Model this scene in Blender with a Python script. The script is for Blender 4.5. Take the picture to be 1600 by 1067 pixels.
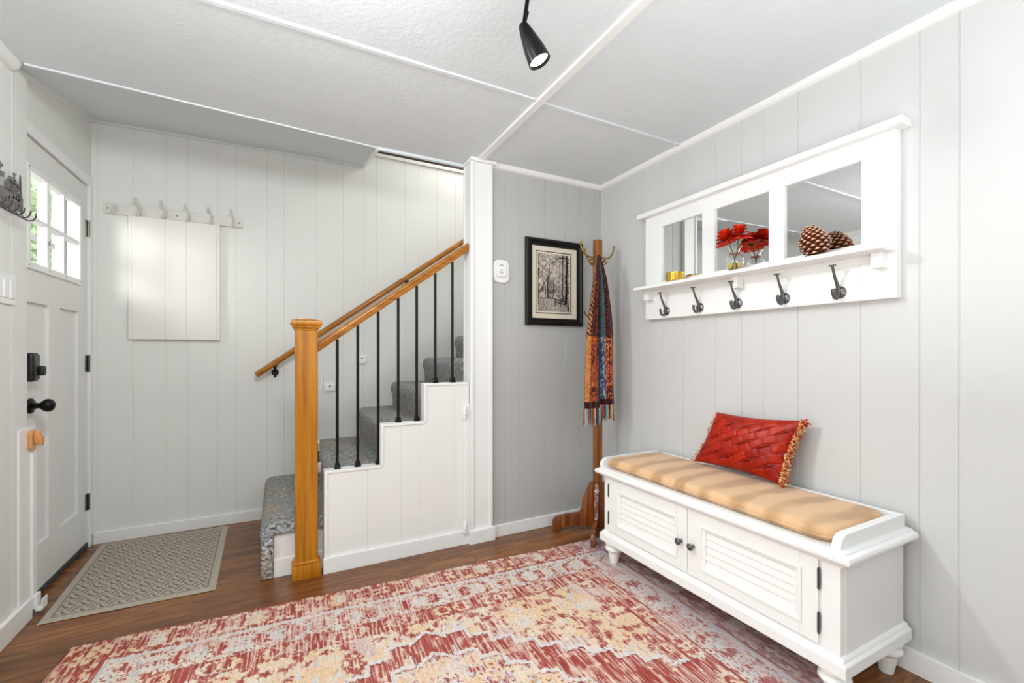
import bpy, bmesh, math, random
import numpy as np
from mathutils import Vector, Matrix
for o in list(bpy.data.objects): bpy.data.objects.remove(o)
scene = bpy.context.scene
COL = scene.collection
PI = math.pi

# ------------------------------------------------------------------ camera
cam_d = bpy.data.cameras.new('camera'); cam = bpy.data.objects.new('camera', cam_d); COL.objects.link(cam)
cam.location = (0, 0, 1.10)
YAW = math.atan2(363, 695)
cam.rotation_euler = (PI/2, 0, -YAW)
cam_d.sensor_width = 36; cam_d.lens = 695/1600*36
cam_d.shift_y = (551-533.5)/1600; cam_d.clip_start = 0.02
scene.camera = cam
scene.view_settings.view_transform = 'Standard'; scene.view_settings.look = 'None'
scene.view_settings.gamma = 1; scene.view_settings.exposure = 0.11; scene.view_settings.use_curve_mapping = False

# ------------------------------------------------------------------ world and lights
w = bpy.data.worlds.new('sky'); scene.world = w; w.use_nodes = True
bg = w.node_tree.nodes['Background']; bg.inputs[0].default_value = (0.93, 0.97, 1, 1); bg.inputs[1].default_value = 1.6

def area(name, loc, aim, sx, sy, power, col=(1, 1, 1), spread=PI):
    l = bpy.data.lights.new(name, 'AREA'); l.shape = 'RECTANGLE'; l.size = sx; l.size_y = sy
    l.energy = power; l.color = col; l.spread = spread
    o = bpy.data.objects.new(name, l); COL.objects.link(o); o.location = loc
    o.rotation_euler = (Vector(aim)-Vector(loc)).to_track_quat('-Z', 'Y').to_euler()
    return o
# added area lights standing in for assumed windows, left side and behind the camera
area('assumed_window_light', (-3.05, 0.1, 1.25), (1.5, 0.7, 1.1), 3.0, 1.9, 54, (0.93, 0.99, 1.0))
area('assumed_window_light', (0.3, -3.05, 1.3), (0.3, 2.0, 1.2), 3.2, 1.8, 5, (0.93, 0.99, 1.0))
# unseen fill panel behind the camera, added to brighten the ceiling
area('ceiling_fill', (0.2, -0.7, 1.0), (0.2, -0.65, 2.2), 2.0, 2.0, 62, (0.95, 0.99, 1.0))
# unseen light added above the stair well to brighten it
area('stairwell_fill', (1.4, 2.95, 2.84), (0.9, 2.95, 1.0), 0.8, 0.5, 7, (1.0, 0.97, 0.93))
def point(name, loc, power, r, col=(1, 1, 1)):
    l = bpy.data.lights.new(name, 'POINT'); l.energy = power; l.shadow_soft_size = r; l.color = col
    o = bpy.data.objects.new(name, l); COL.objects.link(o); o.location = loc; return o
# unseen fill added for the entry, an assumed ceiling lamp, daylight through the door glass
area('entry_fill', (0.05, 0.95, 2.17), (-0.6, 3.1, 0.9), 0.35, 0.35, 19, (0.95, 0.99, 1.0))
area('assumed_ceiling_lamp', (-0.62, 1.74, 2.18), (1.9, 1.0, 0.7), 0.14, 0.14, 4.6, (0.97, 0.99, 1.0), math.radians(84))  # unseen area light assumed from the wall shadows, with no lamp body
area('porch_daylight', (-1.80, 2.06, 1.95), (-0.96, 2.94, 1.69), 0.60, 0.60, 3.6, (1.0, 0.99, 0.97), math.radians(60))

# ------------------------------------------------------------------ materials
def s2l(c):
    return tuple((x/255/12.92 if x/255 <= 0.04045 else ((x/255+0.055)/1.055)**2.4) for x in c)
def mat(name, rgb, rough=0.5, metal=0.0, bump=0.0, bscale=60, var=0.0, vscale=6, spec=0.5, coat=0, sheen=0, bdist=0.004):
    m = bpy.data.materials.new(name); m.use_nodes = True; nt = m.node_tree; b = nt.nodes['Principled BSDF']
    c = s2l(rgb); b.inputs['Base Color'].default_value = (*c, 1); b.inputs['Roughness'].default_value = rough
    b.inputs['Metallic'].default_value = metal; b.inputs['Specular IOR Level'].default_value = spec
    b.inputs['Coat Weight'].default_value = coat; b.inputs['Sheen Weight'].default_value = sheen
    tc = nt.nodes.new('ShaderNodeTexCoord')
    if var > 0:
        n = nt.nodes.new('ShaderNodeTexNoise'); n.inputs['Scale'].default_value = vscale; n.inputs['Detail'].default_value = 5
        nt.links.new(tc.outputs['Object'], n.inputs['Vector'])
        r = nt.nodes.new('ShaderNodeValToRGB'); r.color_ramp.elements[0].position = 0.3; r.color_ramp.elements[1].position = 0.7
        r.color_ramp.elements[0].color = (*[x*(1-var) for x in c], 1); r.color_ramp.elements[1].color = (*[min(1, x*(1+var)) for x in c], 1)
        nt.links.new(n.outputs['Fac'], r.inputs[0]); nt.links.new(r.outputs[0], b.inputs['Base Color'])
    if bump > 0:
        n2 = nt.nodes.new('ShaderNodeTexNoise'); n2.inputs['Scale'].default_value = bscale; n2.inputs['Detail'].default_value = 4
        nt.links.new(tc.outputs['Object'], n2.inputs['Vector'])
        bp = nt.nodes.new('ShaderNodeBump'); bp.inputs['Strength'].default_value = bump; bp.inputs['Distance'].default_value = bdist
        nt.links.new(n2.outputs['Fac'], bp.inputs['Height']); nt.links.new(bp.outputs[0], b.inputs['Normal'])
    return m
def wood(name, dark, mid, light, axis='Z', rough=0.35, scale=1.0, coat=0.2):
    m = bpy.data.materials.new(name); m.use_nodes = True; nt = m.node_tree; b = nt.nodes['Principled BSDF']
    tc = nt.nodes.new('ShaderNodeTexCoord'); mp = nt.nodes.new('ShaderNodeMapping')
    s = [45*scale]*3; s['XYZ'.index(axis)] = 2.2*scale; mp.inputs['Scale'].default_value = s
    nt.links.new(tc.outputs['Object'], mp.inputs['Vector'])
    n = nt.nodes.new('ShaderNodeTexNoise'); n.inputs['Scale'].default_value = 1; n.inputs['Detail'].default_value = 6; n.inputs['Distortion'].default_value = 0.6
    nt.links.new(mp.outputs[0], n.inputs['Vector'])
    r = nt.nodes.new('ShaderNodeValToRGB'); e = r.color_ramp.elements
    e[0].position = 0.28; e[1].position = 0.75; e[0].color = (*s2l(dark), 1); e[1].color = (*s2l(light), 1)
    x = e.new(0.5); x.color = (*s2l(mid), 1)
    nt.links.new(n.outputs['Fac'], r.inputs[0]); nt.links.new(r.outputs[0], b.inputs['Base Color'])
    b.inputs['Roughness'].default_value = rough; b.inputs['Coat Weight'].default_value = coat; b.inputs['Coat Roughness'].default_value = 0.15
    bp = nt.nodes.new('ShaderNodeBump'); bp.inputs['Strength'].default_value = 0.15; bp.inputs['Distance'].default_value = 0.001
    nt.links.new(n.outputs['Fac'], bp.inputs['Height']); nt.links.new(bp.outputs[0], b.inputs['Normal'])
    return m
def painted(name, rough=0.8, bump=0.3, bscale=400, spec=0.3, sheen=0.0, streak=None, metal=0.0):
    """material that takes its pattern from the mesh colour attribute, with fine thread noise on top"""
    m = bpy.data.materials.new(name); m.use_nodes = True; nt = m.node_tree; b = nt.nodes['Principled BSDF']
    a = nt.nodes.new('ShaderNodeVertexColor'); a.layer_name = 'pattern'
    tc = nt.nodes.new('ShaderNodeTexCoord'); n = nt.nodes.new('ShaderNodeTexNoise'); n.inputs['Detail'].default_value = 3
    if streak:
        mp = nt.nodes.new('ShaderNodeMapping'); mp.inputs['Scale'].default_value = streak
        nt.links.new(tc.outputs['Object'], mp.inputs[0]); nt.links.new(mp.outputs[0], n.inputs['Vector']); n.inputs['Scale'].default_value = 1
    else:
        nt.links.new(tc.outputs['Object'], n.inputs['Vector']); n.inputs['Scale'].default_value = bscale
    mr = nt.nodes.new('ShaderNodeMapRange'); mr.inputs[1].default_value = 0.3; mr.inputs[2].default_value = 0.7; mr.inputs[3].default_value = 0.8; mr.inputs[4].default_value = 1.15
    nt.links.new(n.outputs['Fac'], mr.inputs[0])
    mx = nt.nodes.new('ShaderNodeVectorMath'); mx.operation = 'SCALE'
    nt.links.new(a.outputs['Color'], mx.inputs[0]); nt.links.new(mr.outputs[0], mx.inputs['Scale'])
    nt.links.new(mx.outputs[0], b.inputs['Base Color'])
    bp = nt.nodes.new('ShaderNodeBump'); bp.inputs['Strength'].default_value = bump; bp.inputs['Distance'].default_value = 0.002
    nt.links.new(n.outputs['Fac'], bp.inputs['Height']); nt.links.new(bp.outputs[0], b.inputs['Normal'])
    b.inputs['Roughness'].default_value = rough; b.inputs['Specular IOR Level'].default_value = spec
    b.inputs['Sheen Weight'].default_value = sheen; b.inputs['Metallic'].default_value = metal
    return m

M = {}
M['wall_cream'] = mat('cream_wall_paint', (232, 233, 229), 0.55, bump=0.05, bscale=30, var=0.015, vscale=3)
M['wall_grey'] = mat('grey_wall_paint', (208, 208, 207), 0.5, bump=0.05, bscale=30, var=0.015, vscale=3)
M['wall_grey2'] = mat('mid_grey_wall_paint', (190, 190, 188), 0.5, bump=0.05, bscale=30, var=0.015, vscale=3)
M['white'] = mat('white_gloss_paint', (243, 243, 241), 0.4, bump=0.03, bscale=50)
M['white2'] = mat('white_panel_paint', (240, 240, 237), 0.45, bump=0.04, bscale=40)
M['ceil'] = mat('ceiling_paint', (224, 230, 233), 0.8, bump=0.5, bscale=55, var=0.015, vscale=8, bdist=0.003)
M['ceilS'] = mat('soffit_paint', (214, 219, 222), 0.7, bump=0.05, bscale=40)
M['door'] = mat('door_paint', (232, 232, 229), 0.45, bump=0.03, bscale=40)
M['black'] = mat('black_metal', (22, 22, 22), 0.35, metal=0.6)
M['blackplastic'] = mat('black_plastic', (20, 20, 20), 0.4)
M['darkgrey'] = mat('dark_grey_metal', (90, 90, 90), 0.35, metal=0.7)
M['hinge'] = mat('nickel_metal', (150, 148, 142), 0.35, metal=0.9)
M['pewter'] = mat('pewter_metal', (105, 104, 104), 0.32, metal=0.85, bump=0.15, bscale=150)
M['brass'] = mat('aged_brass', (170, 130, 60), 0.35, metal=0.85, var=0.25, vscale=40)
M['darkgap'] = mat('dark_gap', (60, 48, 40), 0.9)
M['orn'] = mat('grey_sheet_metal', (125, 122, 117), 0.5, metal=0.3, var=0.08, vscale=60)
M['orndark'] = mat('dark_cut_edge', (70, 68, 66), 0.5, metal=0.5)
M['oak'] = wood('honey_oak_vertical', (152, 88, 4), (184, 116, 8), (204, 138, 22), 'Z', rough=0.4, coat=0.1)
M['oakX'] = wood('honey_oak_rail', (140, 80, 14), (174, 108, 24), (194, 128, 42), 'X')
M['latchwood'] = wood('pale_pine', (190, 125, 65), (214, 150, 88), (228, 172, 112), 'Z')
M['tree'] = wood('red_brown_wood', (72, 32, 8), (122, 62, 20), (158, 90, 36), 'Z', rough=0.25, coat=0.5)
M['suede'] = None
M['glass'] = None

def floor_mat():
    m = bpy.data.materials.new('dark_plank_floor'); m.use_nodes = True; nt = m.node_tree; b = nt.nodes['Principled BSDF']
    L = nt.links.new
    tc = nt.nodes.new('ShaderNodeTexCoord')
    br = nt.nodes.new('ShaderNodeTexBrick'); br.inputs['Scale'].default_value = 1; br.inputs['Brick Width'].default_value = 0.92
    br.inputs['Row Height'].default_value = 0.127; br.inputs['Mortar Size'].default_value = 0.0008; br.inputs['Mortar Smooth'].default_value = 0.3
    br.inputs['Color1'].default_value = (0, 0, 0, 1); br.inputs['Color2'].default_value = (1, 1, 1, 1); br.inputs['Mortar'].default_value = (0.5, 0.5, 0.5, 1)
    br.offset = 0.37; br.offset_frequency = 3
    L(tc.outputs['Object'], br.inputs['Vector'])
    mp = nt.nodes.new('ShaderNodeMapping'); mp.inputs['Scale'].default_value = (3.0, 26, 10); L(tc.outputs['Object'], mp.inputs[0])
    ad = nt.nodes.new('ShaderNodeVectorMath'); ad.operation = 'MULTIPLY_ADD'; ad.inputs[1].default_value = (7, 7, 7)
    L(br.outputs['Color'], ad.inputs[0]); L(mp.outputs[0], ad.inputs[2])
    n = nt.nodes.new('ShaderNodeTexNoise'); n.inputs['Scale'].default_value = 1; n.inputs['Detail'].default_value = 7; n.inputs['Distortion'].default_value = 1.2
    n.inputs['Roughness'].default_value = 0.6
    L(ad.outputs[0], n.inputs['Vector'])
    r = nt.nodes.new('ShaderNodeValToRGB'); e = r.color_ramp.elements
    e[0].position = 0.25; e[0].color = (*s2l((84, 48, 22)), 1); e[1].position = 0.8; e[1].color = (*s2l((182, 124, 64)), 1)
    x = e.new(0.5); x.color = (*s2l((132, 82, 40)), 1)
    L(n.outputs['Fac'], r.inputs[0])
    mul = nt.nodes.new('ShaderNodeMix'); mul.data_type = 'RGBA'; mul.blend_type = 'MULTIPLY'; mul.inputs[0].default_value = 1
    r2 = nt.nodes.new('ShaderNodeValToRGB'); r2.color_ramp.elements[0].color = (0.62, 0.6, 0.6, 1); r2.color_ramp.elements[1].color = (1.1, 1.05, 1, 1)
    L(br.outputs['Color'], r2.inputs[0]); L(r.outputs[0], mul.inputs[6]); L(r2.outputs[0], mul.inputs[7])
    L(mul.outputs[2], b.inputs['Base Color'])
    b.inputs['Roughness'].default_value = 0.27; b.inputs['Specular IOR Level'].default_value = 0.5
    bp = nt.nodes.new('ShaderNodeBump'); bp.inputs['Strength'].default_value = 0.12; bp.inputs['Distance'].default_value = 0.002
    L(n.outputs['Fac'], bp.inputs['Height']); L(bp.outputs[0], b.inputs['Normal'])
    return m
M['floor'] = floor_mat()
def carpet_mat():
    m = bpy.data.materials.new('heathered_loop_carpet'); m.use_nodes = True; nt = m.node_tree; b = nt.nodes['Principled BSDF']
    L = nt.links.new; tc = nt.nodes.new('ShaderNodeTexCoord')
    mp = nt.nodes.new('ShaderNodeMapping'); mp.inputs['Scale'].default_value = (64, 300, 64); L(tc.outputs['Object'], mp.inputs[0])
    n = nt.nodes.new('ShaderNodeTexNoise'); n.inputs['Scale'].default_value = 1; n.inputs['Detail'].default_value = 5; n.inputs['Distortion'].default_value = 0.7
    L(mp.outputs[0], n.inputs['Vector'])
    r = nt.nodes.new('ShaderNodeValToRGB'); e = r.color_ramp.elements
    e[0].position = 0.34; e[0].color = (*s2l((58, 54, 52)), 1); e[1].position = 0.66; e[1].color = (*s2l((232, 230, 224)), 1)
    for p, c in ((0.42, (132, 127, 122)), (0.50, (164, 158, 150)), (0.6, (184, 184, 184))):
        x = e.new(p); x.color = (*s2l(c), 1)
    L(n.outputs['Fac'], r.inputs[0])
    n3 = nt.nodes.new('ShaderNodeTexNoise'); n3.inputs['Scale'].default_value = 7; L(tc.outputs['Object'], n3.inputs['Vector'])
    r3 = nt.nodes.new('ShaderNodeValToRGB'); r3.color_ramp.elements[0].color = (1.0, 0.93, 0.86, 1); r3.color_ramp.elements[1].color = (0.88, 0.98, 1.08, 1)
    r3.color_ramp.elements[0].position = 0.4; r3.color_ramp.elements[1].position = 0.6
    L(n3.outputs['Fac'], r3.inputs[0])
    mul = nt.nodes.new('ShaderNodeMix'); mul.data_type = 'RGBA'; mul.blend_type = 'MULTIPLY'; mul.inputs[0].default_value = 1
    L(r.outputs[0], mul.inputs[6]); L(r3.outputs[0], mul.inputs[7]); L(mul.outputs[2], b.inputs['Base Color'])
    b.inputs['Roughness'].default_value = 0.95; b.inputs['Specular IOR Level'].default_value = 0.1
    bp = nt.nodes.new('ShaderNodeBump'); bp.inputs['Strength'].default_value = 0.8; bp.inputs['Distance'].default_value = 0.006
    L(n.outputs['Fac'], bp.inputs['Height']); L(bp.outputs[0], b.inputs['Normal'])
    return m
M['carpet'] = carpet_mat()
def suede_mat():
    m = bpy.data.materials.new('tan_suede'); m.use_nodes = True; nt = m.node_tree; b = nt.nodes['Principled BSDF']
    L = nt.links.new; tc = nt.nodes.new('ShaderNodeTexCoord')
    wv = nt.nodes.new('ShaderNodeTexWave'); wv.bands_direction = 'Y'; wv.inputs['Scale'].default_value = 2.3
    wv.inputs['Distortion'].default_value = 2.2; wv.inputs['Detail'].default_value = 2; wv.inputs['Detail Scale'].default_value = 1.6
    L(tc.outputs['Object'], wv.inputs['Vector'])
    n = nt.nodes.new('ShaderNodeTexNoise'); n.inputs['Scale'].default_value = 5; n.inputs['Detail'].default_value = 4; L(tc.outputs['Object'], n.inputs['Vector'])
    mu = nt.nodes.new('ShaderNodeMath'); mu.operation = 'MULTIPLY'; L(wv.outputs['Fac'], mu.inputs[0]); L(n.outputs['Fac'], mu.inputs[1])
    r = nt.nodes.new('ShaderNodeValToRGB'); e = r.color_ramp.elements
    e[0].position = 0.16; e[0].color = (*s2l((224, 184, 142)), 1); e[1].position = 0.46; e[1].color = (*s2l((190, 150, 108)), 1)
    L(mu.outputs[0], r.inputs[0]); L(r.outputs[0], b.inputs['Base Color'])
    b.inputs['Roughness'].default_value = 0.85; b.inputs['Sheen Weight'].default_value = 0.3; b.inputs['Specular IOR Level'].default_value = 0.15
    return m
M['suede'] = suede_mat()
def glass_mat(name, col=(1, 1, 1), rough=0.0, ior=1.45):
    m = bpy.data.materials.new(name); m.use_nodes = True; b = m.node_tree.nodes['Principled BSDF']
    b.inputs['Base Color'].default_value = (*col, 1); b.inputs['Transmission Weight'].default_value = 1; b.inputs['Roughness'].default_value = rough
    b.inputs['IOR'].default_value = ior
    return m
M['glass'] = glass_mat('clear_glass')
M['water'] = glass_mat('yellow_water', (1.0, 0.74, 0.2), 0, 1.2)
M['pane'] = bpy.data.materials.new('window_glass'); M['pane'].use_nodes = True
_nt = M['pane'].node_tree; _t = _nt.nodes.new('ShaderNodeBsdfTransparent'); _g = _nt.nodes.new('ShaderNodeBsdfGlossy'); _g.inputs['Roughness'].default_value = 0.02
_m = _nt.nodes.new('ShaderNodeMixShader'); _m.inputs[0].default_value = 0.06; _nt.links.new(_t.outputs[0], _m.inputs[1]); _nt.links.new(_g.outputs[0], _m.inputs[2])
_nt.links.new(_m.outputs[0], _nt.nodes['Material Output'].inputs[0])
M['gold'] = mat('gold_glass', (222, 180, 70), 0.12, metal=0.7, var=0.2, vscale=30)
M['mirror'] = mat('mirror_silver', (232, 234, 235), 0.01, metal=1.0)
def emis(name, c, s):
    m = bpy.data.materials.new(name); m.use_nodes = True; b = m.node_tree.nodes['Principled BSDF']
    b.inputs['Emission Color'].default_value = (*c, 1); b.inputs['Emission Strength'].default_value = s; b.inputs['Base Color'].default_value = (*c, 1)
    return m

# ------------------------------------------------------------------ mesh helpers
def wloc(o):
    v = Vector((0, 0, 0))
    while o: v += o.location; o = o.parent
    return v
def obj(name, bm, m, parent=None, smooth=False, sharp=40):
    """mesh built in world coordinates; parented children are shifted so that they sit in their thing's frame"""
    if isinstance(bm, bmesh.types.BMesh):
        me = bpy.data.meshes.new(name); bmesh.ops.recalc_face_normals(bm, faces=bm.faces); bm.to_mesh(me); bm.free()
    else: me = bm
    o = bpy.data.objects.new(name, me); COL.objects.link(o)
    if parent:
        me.transform(Matrix.Translation(-wloc(parent))); o.parent = parent
    for mm in (m if isinstance(m, (list, tuple)) else [m]): me.materials.append(mm)
    if smooth:
        me.shade_smooth()
        try: me.set_sharp_from_angle(angle=math.radians(sharp))
        except Exception: pass
    return o
def thing(name, label, cat, loc, group=None):
    o = bpy.data.objects.new(name, None); COL.objects.link(o); o.location = loc; o.empty_display_size = 0.05
    o['label'] = label; o['category'] = cat
    if group: o['group'] = group
    return o
def tag(o, label, cat, group=None):
    o['label'] = label; o['category'] = cat
    if group: o['group'] = group
    return o
def struct(o, label=None):
    o['kind'] = 'structure'
    if label: o['label'] = label
    return o
def NB(): return bmesh.new()
def box(bm, x0, x1, y0, y1, z0, z1, bev=0.0, seg=2):
    r = bmesh.ops.create_cube(bm, size=1.0)
    vs = r['verts']
    for v in vs:
        v.co = Vector((x0+(v.co.x+0.5)*(x1-x0), y0+(v.co.y+0.5)*(y1-y0), z0+(v.co.z+0.5)*(z1-z0)))
    if bev > 0:
        es = set()
        for v in vs:
            for e in v.link_edges: es.add(e)
        bmesh.ops.bevel(bm, geom=list(es), offset=bev, segments=seg, profile=0.5, affect='EDGES')
    return bm
def prism(bm, pts, axis, a0, a1, mi=0):
    """polygon pts (2D) extruded along axis; the 2D order is (y,z) for X, (x,z) for Y, (x,y) for Z"""
    def P(p, a):
        return {'X': (a, p[0], p[1]), 'Y': (p[0], a, p[1]), 'Z': (p[0], p[1], a)}[axis]
    A = [bm.verts.new(P(p, a0)) for p in pts]; B = [bm.verts.new(P(p, a1)) for p in pts]
    n = len(pts); fs = []
    fs.append(bm.faces.new(A)); fs.append(bm.faces.new(B[::-1]))
    for i in range(n):
        fs.append(bm.faces.new((A[i], B[i], B[(i+1) % n], A[(i+1) % n])))
    for f in fs: f.material_index = mi
    return bm
def tube(bm, pts, r, seg=10, closed=False, caps=True, flat=1.0):
    pts = [Vector(p) for p in pts]; n = len(pts); rings = []
    rr = r if isinstance(r, (list, tuple)) else [r]*n
    up = None
    for i, p in enumerate(pts):
        a = pts[i-1] if i > 0 else (pts[-1] if closed else pts[0]); b = pts[(i+1) % n] if (i < n-1 or closed) else pts[-1]
        t = (b-a).normalized()
        if up is None:
            up = t.orthogonal().normalized()
        else:
            up = (up - t*up.dot(t)).normalized()
        s = t.cross(up)
        rings.append([bm.verts.new(p + (up*math.cos(2*PI*k/seg)*flat + s*math.sin(2*PI*k/seg))*rr[i]) for k in range(seg)])
    m = n if closed else n-1
    for i in range(m):
        A, B = rings[i], rings[(i+1) % n]
        for k in range(seg):
            bm.faces.new((A[k], A[(k+1) % seg], B[(k+1) % seg], B[k]))
    if caps and not closed:
        bm.faces.new(rings[0][::-1]); bm.faces.new(rings[-1])
    return bm
def lathe(bm, prof, cx, cy, seg=28, axis='Z', closed=False):
    """prof: (radius, height) pairs; axis Z: height is world z; axis X/Y: radius around that axis, cx,cy the other two"""
    rings = []
    for r, h in prof:
        ring = []
        for k in range(seg):
            a = 2*PI*k/seg; u, v = max(r, 1e-5)*math.cos(a), max(r, 1e-5)*math.sin(a)
            co = {'Z': (cx+u, cy+v, h), 'X': (h, cx+u, cy+v), 'Y': (cx+u, h, cy+v)}[axis]
            ring.append(bm.verts.new(co))
        rings.append(ring)
    for i in range(len(rings)-1 + (1 if closed else 0)):
        A, B = rings[i], rings[(i+1) % len(rings)]
        for k in range(seg):
            bm.faces.new((A[k], A[(k+1) % seg], B[(k+1) % seg], B[k]))
    if not closed:
        bm.faces.new(rings[0][::-1]); bm.faces.new(rings[-1])
    return bm
def grooved(bm, axis, a0, a1, face, depth_dir, z0, z1, grooves, thick=0.05, gw=0.005, gd=0.0028):
    """a wall sheet along axis (X or Y) with V grooves cut in its face"""
    pts = [(a0, face)]
    for g in sorted(g for g in grooves if a0+0.01 < g < a1-0.01):
        pts += [(g-gw/2, face), (g-gw*0.15, face+depth_dir*gd), (g+gw*0.15, face+depth_dir*gd), (g+gw/2, face)]
    pts += [(a1, face), (a1, face+depth_dir*thick), (a0, face+depth_dir*thick)]
    if axis == 'Y': pts = [(q, p) for p, q in pts]
    return prism(bm, pts, 'Z', z0, z1)
# ---- numpy value noise
def vnoise(x, y, seed=0):
    x = np.asarray(x, dtype=np.float64); y = np.asarray(y, dtype=np.float64)
    xi = np.floor(x).astype(np.int64); yi = np.floor(y).astype(np.int64); fx = x-xi; fy = y-yi
    fx = fx*fx*(3-2*fx); fy = fy*fy*(3-2*fy)
    def h(i, j):
        n = (i*374761393 + j*668265263 + seed*1442695041) & 0x7fffffff
        n = ((n ^ (n >> 13))*1274126177) & 0x7fffffff
        return ((n ^ (n >> 16)) & 0xffff)/65535.0
    return (h(xi, yi)*(1-fx)+h(xi+1, yi)*fx)*(1-fy)+(h(xi, yi+1)*(1-fx)+h(xi+1, yi+1)*fx)*fy
def fbm(x, y, seed=0, o=4):
    s = 0; a = 0.5; t = 0
    for i in range(o):
        s = s+a*vnoise(x*2**i, y*2**i, seed+i*17); t += a; a *= 0.5
    return s/t
def grid_mesh(name, P, C, skirt=None, extra=None):
    """P: (n,m,3) points, C: (n,m,3) linear colours -> mesh with point colours in 'pattern'"""
    n, m = P.shape[:2]
    me = bpy.data.meshes.new(name)
    idx = np.arange(n*m).reshape(n, m)
    q = np.stack([idx[:-1, :-1], idx[1:, :-1], idx[1:, 1:], idx[:-1, 1:]], -1).reshape(-1, 4)
    V = P.reshape(-1, 3); CC = C.reshape(-1, 3)
    if skirt is not None:   # close the sheet with a rim and a bottom: skirt is the offset vector
        b = len(V); V = np.vstack([V, V+np.array(skirt)]); CC = np.vstack([CC, CC])
        q2 = q[:, ::-1]+b
        # only the border of the underside is needed: one big face ring
        ring = np.concatenate([idx[0, :-1], idx[:-1, -1], idx[-1, :0:-1], idx[:0:-1, 0]])
        r2 = np.roll(ring, -1)
        side = np.stack([ring, r2, r2+b, ring+b], -1)
        q = np.vstack([q, side, q2])
    me.vertices.add(len(V)); me.vertices.foreach_set('co', V.astype(np.float32).ravel())
    me.loops.add(q.size); me.loops.foreach_set('vertex_index', q.astype(np.int32).ravel())
    me.polygons.add(len(q)); me.polygons.foreach_set('loop_start', np.arange(0, q.size, 4, dtype=np.int32))
    me.polygons.foreach_set('loop_total', np.full(len(q), 4, dtype=np.int32)) if False else None
    me.update(calc_edges=True); me.validate()
    at = me.color_attributes.new('pattern', 'FLOAT_COLOR', 'POINT')
    at.data.foreach_set('color', np.hstack([CC, np.ones((len(CC), 1))]).astype(np.float32).ravel())
    return me
def lin(c): return np.array(s2l(c))
def mixc(c0, c1, t):
    t = np.clip(t, 0, 1)[..., None]; return c0*(1-t)+c1*t

# ------------------------------------------------------------------ the room shell
CZ = 2.226      # ceiling height
bm = NB(); box(bm, -3.3, 2.1, -3.3, 3.6, -0.05, 0); struct(obj('floor', bm, M['floor']))
# ceiling over the room, ending in front of the stairwell
bm = NB()
prism(bm, [(-3.3, -3.3), (2.1, -3.3), (2.1, 2.45), (1.11, 2.45), (0.974, 2.497), (0.476, 2.502), (-0.865, 2.41), (-0.99, 2.41), (-3.3, 2.41)], 'Z', CZ, CZ+0.06)
struct(obj('ceiling', bm, M['ceil']))
# sloped soffit above the entry
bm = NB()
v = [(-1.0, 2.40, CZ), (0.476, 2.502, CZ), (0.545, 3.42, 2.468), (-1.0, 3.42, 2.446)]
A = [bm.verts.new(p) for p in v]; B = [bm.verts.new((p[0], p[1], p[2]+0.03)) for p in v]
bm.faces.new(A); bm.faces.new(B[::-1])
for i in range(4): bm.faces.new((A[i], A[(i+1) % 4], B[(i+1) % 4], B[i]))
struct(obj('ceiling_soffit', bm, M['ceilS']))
# walls
GB = [-.932, -.771, -.612, -.507, -.351, -.25, -.072, .027, .229, .402, .543, .633, .847, .951, 1.1, 1.25, 1.36, 1.5, 1.7]
GF = [1.206, 1.311, 1.487, 1.643, 1.765, 1.887]
GR = [-2.4, -2.1, -1.7, -1.3, -.9, -.6, -.3, 0.0, .12, .36, .603, .703, .877, 1.105, 1.257, 1.364, 1.507, 1.711, 1.86, 2.02, 2.2]
bm = NB(); grooved(bm, 'X', -1.0, 2.1, 3.38, 1, 0, 2.56, GB); struct(obj('wall_back', bm, M['wall_cream']))
bm = NB(); grooved(bm, 'X', 1.10, 1.99, 2.405, 1, 0, CZ, GF, thick=0.06); struct(obj('wall_front_of_stairs', bm, M['wall_grey2']))
bm = NB(); grooved(bm, 'Y', -3.3, 2.43, 1.94, 1, 0, CZ, GR); struct(obj('wall_right', bm, M['wall_grey']))
bm = NB(); grooved(bm, 'Y', 1.75, 2.555, -0.925, -1, 0, CZ, [1.9, 2.05, 2.22, 2.438], thick=0.06)
struct(obj('wall_left', bm, M['wall_cream']))
# door wall: pieces around the door opening
bm = NB(); box(bm, -1.05, -0.957, 2.50, 3.43, 2.045, 2.62); box(bm, -1.05, -0.957, 3.345, 3.43, 0, 2.045)
box(bm, -1.05, -0.975, 1.75, 2.565, 0, CZ)
struct(obj('wall_entry', bm, M['wall_cream']))
bm = NB(); box(bm, -3.3, 2.1, -3.36, -3.3, 0, CZ); struct(obj('wall_rear', bm, M['wall_grey']))
bm = NB(); box(bm, -3.36, -3.3, -3.3, 1.8, 0, CZ); struct(obj('wall_far_left', bm, M['wall_cream']))
bm = NB(); box(bm, -3.3, -0.99, 1.75, 1.81, 0, CZ); struct(obj('wall_beside_entry', bm, M['wall_cream']))
# stairwell upper part
bm = NB(); box(bm, 2.04, 2.10, 2.46, 3.43, 0, 2.9); struct(obj('wall_stair_end', bm, M['wall_cream']))
bm = NB(); box(bm, 0.3, 2.1, 2.51, 2.56, CZ+0.061, 2.9); box(bm, 1.12, 2.04, 2.47, 2.51, 0, 2.9)
struct(obj('wall_stair_upper', bm, M['wall_cream']))
bm = NB(); box(bm, 0.3, 2.1, 3.383, 3.43, 2.575, 2.9); struct(obj('wall_dark_gap', bm, M['darkgap']))  # dark board standing in for the unlit gap above the back wall
bm = NB(); box(bm, 0.25, 2.1, 2.51, 3.43, 2.9, 2.93); struct(obj('ceiling_stairwell', bm, M['ceil']))
bm = NB(); box(bm, 0.27, 0.30, 2.51, 3.43, 2.47, 2.9); struct(obj('wall_stair_side', bm, M['wall_cream']))

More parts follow.
